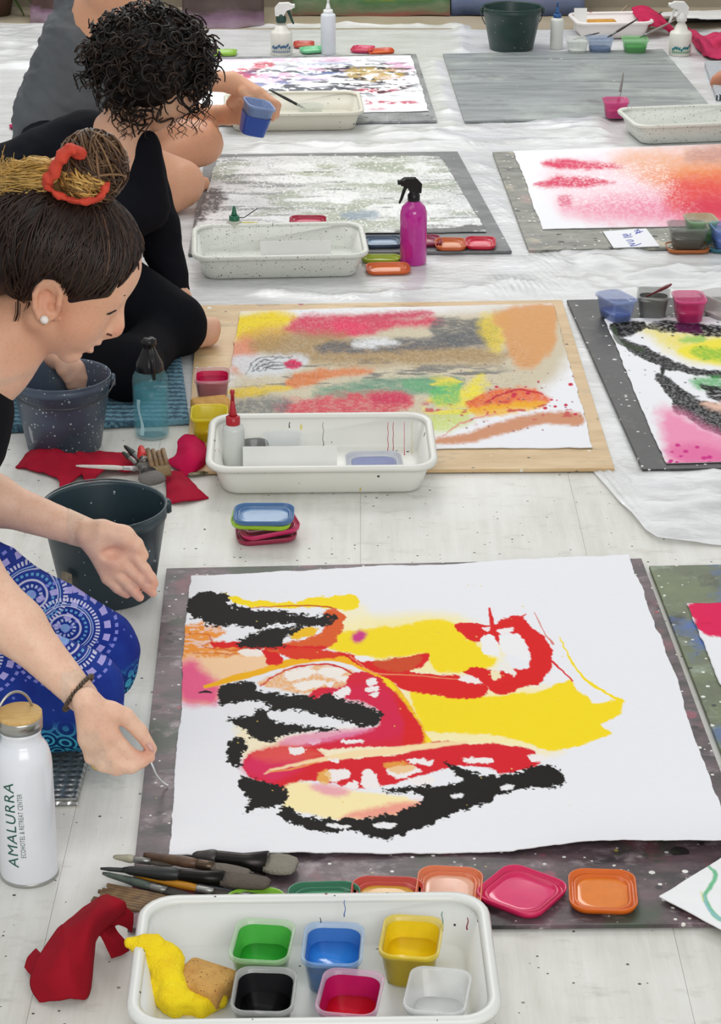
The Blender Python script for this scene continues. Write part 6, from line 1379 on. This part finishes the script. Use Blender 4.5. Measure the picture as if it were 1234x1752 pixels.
adopt(mk('cord_necklace', *tube(crom([H2.p(206, 232, 38), H2.p(214, 255, 42), H2.p(216, 285, 44), H2.p(214, 312, 42)], 5), .0018, 6), pm('red_cord', '6a2420', .6)), f2p)
BJ = fabric('black_cotton', '17181f', '0f1015')
tp = [cap_(NB2+[-.05, .0, -.04], PE2, .105, .135, .05), cap_(q4(150, 262, 4.40), q4(20, 345, 4.36), .085, .115, .05), cap_(SL2, EL2, .052, .045, .03), cap_(EL2, WL2_, .044, .031, .02), cap_(SR2, ER2, .056, .046, .03), cap_(ER2, ER2*.25+WR2_*.75, .043, .034, .02), cap_(NB2+[-.01, 0, -.05], SL2+[-.01, 0, -.03], .052, .058, .03),
      K((206, 176, 0), (192, 262, 30), 34, 26, 4)[:-1]+('s',), K((247, 246, 10), (250, 350, 10), 25, 44, 30), K((236, 262, 20), (214, 360, 30), 18, 40, 20), K((150, 300, 20), (200, 370, 30), 30, 50, 30)]
o = soft_cloth('black_long_sleeved_top', tp, BJ, None, .006, .004, 11, 4, zmin=.0148); adopt(o, f2p)
lg = [cap_(PE2, KN, .10, .060, .03), cap_(KN-[.005, 0, .018], q4(175, 640, 4.25), .054, .052, .03), cap_(np.array([PE2[0]+.02, PE2[1]+.1, .13]), KF, .09, .06, .03), cap_(KF-[0, 0, .02], q4(322, 586, 4.3), .05, .038, .02), cap_(PE2+[0, -.1, 0], PE2+[0, .1, 0], .12, .12, .05), cap_(q4(60, 640, 4.35), q4(200, 630, 4.32), .08, .06, .04), cap_(q4(60, 610, 4.2), q4(222, 634, 3.95), .075, .054, .04), cap_(q4(222, 634, 3.95), q4(262, 590, 4.15), .054, .05, .03)]
o = soft_cloth('black_leggings', lg, fabric('black_stretch', '13141a', '0c0d11', .2), None, .006, .002, 10, 8, zmin=.0148); adopt(o, f2p)
# curls
hp_ = [E(256, 104, 0, 98, 86, 84, 30, 10), E(205, 150, 0, 36, 46, 56, 0, 16), E(322, 222, 0, 74, 74, 120, 0, 8, 's'), E(230, 232, 0, 38, 40, 120, 0, 8, 's')]
V, Fq = surfnet(*sdf_grid(hp_, *bounds(hp_[:2]), .005), .005); N = vnormals(V, Fq); V = V+N*(noise3(V, 45, 2)*.03)[:, None]
adopt(mk('hair', V, Fq, HAIR, None, True, tint(V, '120d0b', [])), f2p)
cc = H2.p(256, 106, 0); rr = random.Random(11); paths = []
def curl(start, dirv, L, R, turns, w, col):
    dirv = dirv/np.linalg.norm(dirv); a = np.cross(dirv, [0.3, .5, .8]); a /= np.linalg.norm(a); b = np.cross(dirv, a); n = int(8*turns)+4; ph = rr.uniform(0, 6.28); pts = []
    for i in range(n):
        s = i/(n-1); an = ph+turns*6.283*s; r_ = R*(.4+.6*min(1, s*3)); pts.append(start+dirv*L*s+np.array([0, 0, -.25*L*s*s])+r_*(math.cos(an)*a+math.sin(an)*b))
    paths.append((pts, np.linspace(w, w*.45, n), col))
HC = ['140f0d', '1c1411', '231915', '0f0b0a', '2c201a', '382a22']
n_ = 0
while n_ < 620:
    u = np.array([rr.gauss(0, 1), rr.gauss(0, 1), rr.gauss(0, 1)]); u /= np.linalg.norm(u)
    if u[2] < -.55: continue
    if n_ % 2: u[1] = abs(u[1]); u[2] = abs(u[2])
    px, py = 256+u[0]*96, 104-u[1]*88
    if (px-325)**2+(py-222)**2 < 66**2 or (px-230)**2+(py-232)**2 < 40**2: continue
    n_ += 1; st_ = cc+H2.m*(u[0]*92*H2.e1+u[1]*82*H2.e2+u[2]*78*H2.e3)
    tan = np.cross(np.array(H2.e3)*.6+u[0]*H2.e1+.2*H2.e2, u[0]*H2.e1+u[1]*H2.e2+u[2]*H2.e3); dv = tan*rr.choice([-1, 1])*.7+(u[0]*H2.e1+u[1]*H2.e2+u[2]*H2.e3)*rr.uniform(0, .35)-H2.e2*rr.uniform(-.3, .6)
    curl(st_, dv, rr.uniform(.03, .06), rr.uniform(.008, .015), rr.uniform(1.0, 2.0), rr.uniform(.0018, .0042), rr.choice(HC))
for (x, y, L) in ((345, 118, .06), (350, 140, .055), (338, 150, .07), (345, 160, .05), (300, 175, .055), (308, 182, .05), (214, 186, .045), (222, 192, .04), (332, 110, .07), (318, 165, .055), (352, 100, .05), (208, 180, .05)):
    for j in range(3): curl(H2.p(x+rr.gauss(0, 5), y+rr.gauss(0, 5), rr.uniform(20, 60)), -H2.e2+H2.e1*rr.gauss(0, .15), L, rr.uniform(.006, .010), 2.2, rr.uniform(.0009, .0018), rr.choice(HC))
adopt(strands('hair_curls', paths, None, 5), f2p)

# ---- the woman in a grey vest pouring blue paint
f3 = empty('person', (-.75, 5.62, 0), 0, 'woman in a grey vest with bare legs, pouring from a blue tub', 'person')
q5 = Q
SR3 = q5(185, -18, 5.50); SL3 = q5(215, -40, 5.80); PE3 = q5(118, 235, 5.62); ER3 = q5(292, 128, 5.52); WR3 = q5(398, 142, 5.52); EL3 = q5(300, 200, 5.74); WL3 = q5(392, 196, 5.62); NB3 = q5(205, -70, 5.64)
K1 = q5(345, 246, 5.60); K2 = q5(308, 314, 5.32)
m3 = mpp(5.5, 180)
sk = [cap_(NB3, PE3, .1, .12, .05), cap_(SR3, SL3, .055, .055, .04), cap_(NB3, q5(240, -130, 5.64), .05, .05, .03), ell_(q5(262, -185, 5.64), [.09, .072, .105], None, .03), cap_(q5(318, -182, 5.64), q5(324, -160, 5.64), .010, .013, .012), ell_(q5(300, -126, 5.64), [.03, .035, .03], None, .03), cap_(q5(180, 30, 5.56), q5(165, 60, 5.56), .085, .085, .03),
      cap_(SR3, ER3, .050, .040, .02), cap_(ER3, WR3, .036, .024, .02), cap_(SL3, EL3, .048, .038, .02), cap_(EL3, WL3, .034, .024, .02),
      cap_(PE3+[0.05, .06, 0], K1, .085, .056, .02), cap_(K1, q5(262, 288, 5.52), .052, .046, .008), cap_(PE3+[.05, -.1, -.02], K2, .085, .060, .02), cap_(K2, q5(270, 352, 5.30), .056, .046, .008), cap_(q5(300, 330, 5.45), q5(338, 318, 5.50), .034, .026, .01), cap_(q5(338, 318, 5.5), q5(352, 312, 5.50), .022, .014, .01)]
h5 = lambda px, py, d=0: Q(px, py, 5.50-d*m3)
for (x, y, d) in ((440, 158, 8), (446, 160, 0), (450, 164, -8), (436, 160, 14)): sk.append(cap_(WR3, h5(x, y, d), .020, .0125, .014))
sk += chain(h5, [(440, 158, 8), (462, 176, 14), (454, 204, 14)], [.0125, .0112, .009], .005) + chain(h5, [(446, 160, 0), (470, 178, 2), (466, 202, 4)], [.0125, .0112, .009], .005) + chain(h5, [(450, 164, -8), (474, 180, -8), (472, 198, -6)], [.012, .0108, .009], .005) + chain(h5, [(436, 160, 14), (452, 180, 22), (440, 204, 22)], [.0118, .0104, .0088], .005) + chain(h5, [(415, 158, 12), (428, 172, 22), (424, 176, 26)], [.013, .0115, .009], .008)
h6 = lambda px, py, d=0: Q(px, py, 5.58-d*m3)
for (x, y, d) in ((412, 176, 0), (416, 188, 4), (416, 198, 6), (412, 206, 6)): sk.append(cap_(WL3, h6(x, y, d), .020, .0125, .014)); sk += chain(h6, [(x, y, d), (x+14, y+4, d-6), (x+22, y+8, d-8)], [.012, .0105, .009], .005)
sk += chain(h6, [(396, 176, 6), (404, 164, 10), (412, 158, 10)], [.014, .012, .009], .01)
V, Fq = body_mesh(sk, [(*fb([WR3, WL3, h5(478, 215), h6(430, 210)], .04), .0034)], .009)
V[:, 2] = np.maximum(V[:, 2], .007)
cols = tint(V, 'd8a280', [(K1, .09, 'e0aa8c', .7), (K2, .09, 'e6b094', .7), (q5(470, 180, 5.45), .05, 'b8805e', .5), (q5(415, 200, 5.5), .05, '8a6a5a', .6)])
adopt(mk('body', V, Fq, MATS['skin_tan'], None, True, cols), f3)
vt = [cap_(q5(178, -10, 5.64), PE3, .108, .125, .05), cap_(q5(140, 90, 5.56), q5(105, 200, 5.58), .10, .115, .05), ell_(q5(196, -10, 5.40), [.075, .13, .115], None, .012, 's'), cap_(q5(196, 0, 5.71), PE3, .112, .128, .03), cap_(q5(196, -10, 5.74), q5(188, -52, 5.76), .07, .05, .03)]
o = soft_cloth('grey_vest', vt, fabric('grey_jersey', '696c6f', '5a5d60'), None, .006, .007, 20, 6, zmin=.006); adopt(o, f3)
sh = [cap_(PE3+[0, -.1, -.03], PE3+[0, .1, -.03], .125, .125, .04), cap_(PE3+[.03, -.1, -.03], PE3*.6+K2*.4+[0, 0, .0], .1, .088, .02), cap_(PE3+[.03, .06, -.02], PE3*.6+K1*.4, .1, .086, .02)]
o = soft_cloth('dark_shorts', sh, fabric('dark_denim', '24262c', '1a1c20'), None, .008, .003, 12, 2, zmin=.006); adopt(o, f3)
hr3 = [ell_(q5(248, -204, 5.64), [.100, .086, .108], None, .02), ell_(q5(214, -160, 5.64), [.06, .07, .10], None, .03), ell_(q5(345, -130, 5.64), [.11, .2, .10], None, .015, 's')]
V, Fq = surfnet(*sdf_grid(hr3, *bounds(hr3), .008), .008); adopt(mk('hair', V, Fq, HAIR, None, True, tint(V, '2a1c14', [])), f3)
cpz = q5(438, 200, 5.42)
t = empty('paint_tub', cpz, 0, 'tilted tub of blue paint held in both hands', 'paint tub'); t.rotation_euler = (math.radians(8), math.radians(14), .35)
R = lambda f, zz, o=0, rr_=.016: rrect(.070*f+o, .070*f+o, rr_, zz*1.12-.042, 5)
mk('tub_wall', *loft([R(.74, 0), R(.80, .002), R(.97, .064), R(1.04, .064), R(1.05, .069), R(1.0, .07), R(.94, .067), R(.76, .004), R(.72, .003)]), pm('tub_held', '8ca4d0', .2, alpha=.8), t)
mk('paint', *loft([R(.745, .0015), R(.86, .040), R(.85, .041)]), pm('paint_navy', '1c3c8c', .2), t)
mk('paint_smear', *loft([R(.80, .0005, .0015), R(.93, .044, .0012)], False, False), pm('smear_navy', '24489c', .3), t)
# ---- hand of another painter reaching in at the right edge
f4 = empty('person', (1.02, 6.75, .02), 0, 'hand of a painter reaching in at the right edge', 'person')
h7 = lambda px, py, d=0: Q(px, py, 6.72)
sk = [cap_(h7(1300, 95), h7(1238, 136), .035, .026, .02)]
for (x, y) in ((1226, 140), (1228, 146), (1231, 151), (1235, 155)): sk.append(cap_(h7(1238, 136), h7(x+3, y-4), .02, .012, .012)); sk += chain(h7, [(x+3, y-4), (x-1, y+4), (x-4, y+10)], [.0115, .01, .008], .005)
sk += chain(h7, [(1234, 132), (1224, 136), (1219, 142)], [.013, .011, .008], .008)
V, Fq = body_mesh(sk, [(*fb([h7(1238, 136), h7(1218, 165)], .03), .0035)], .008); adopt(mk('body', V, Fq, MATS['skin_tan'], None, True, tint(V, 'b8785c', [])), f4)
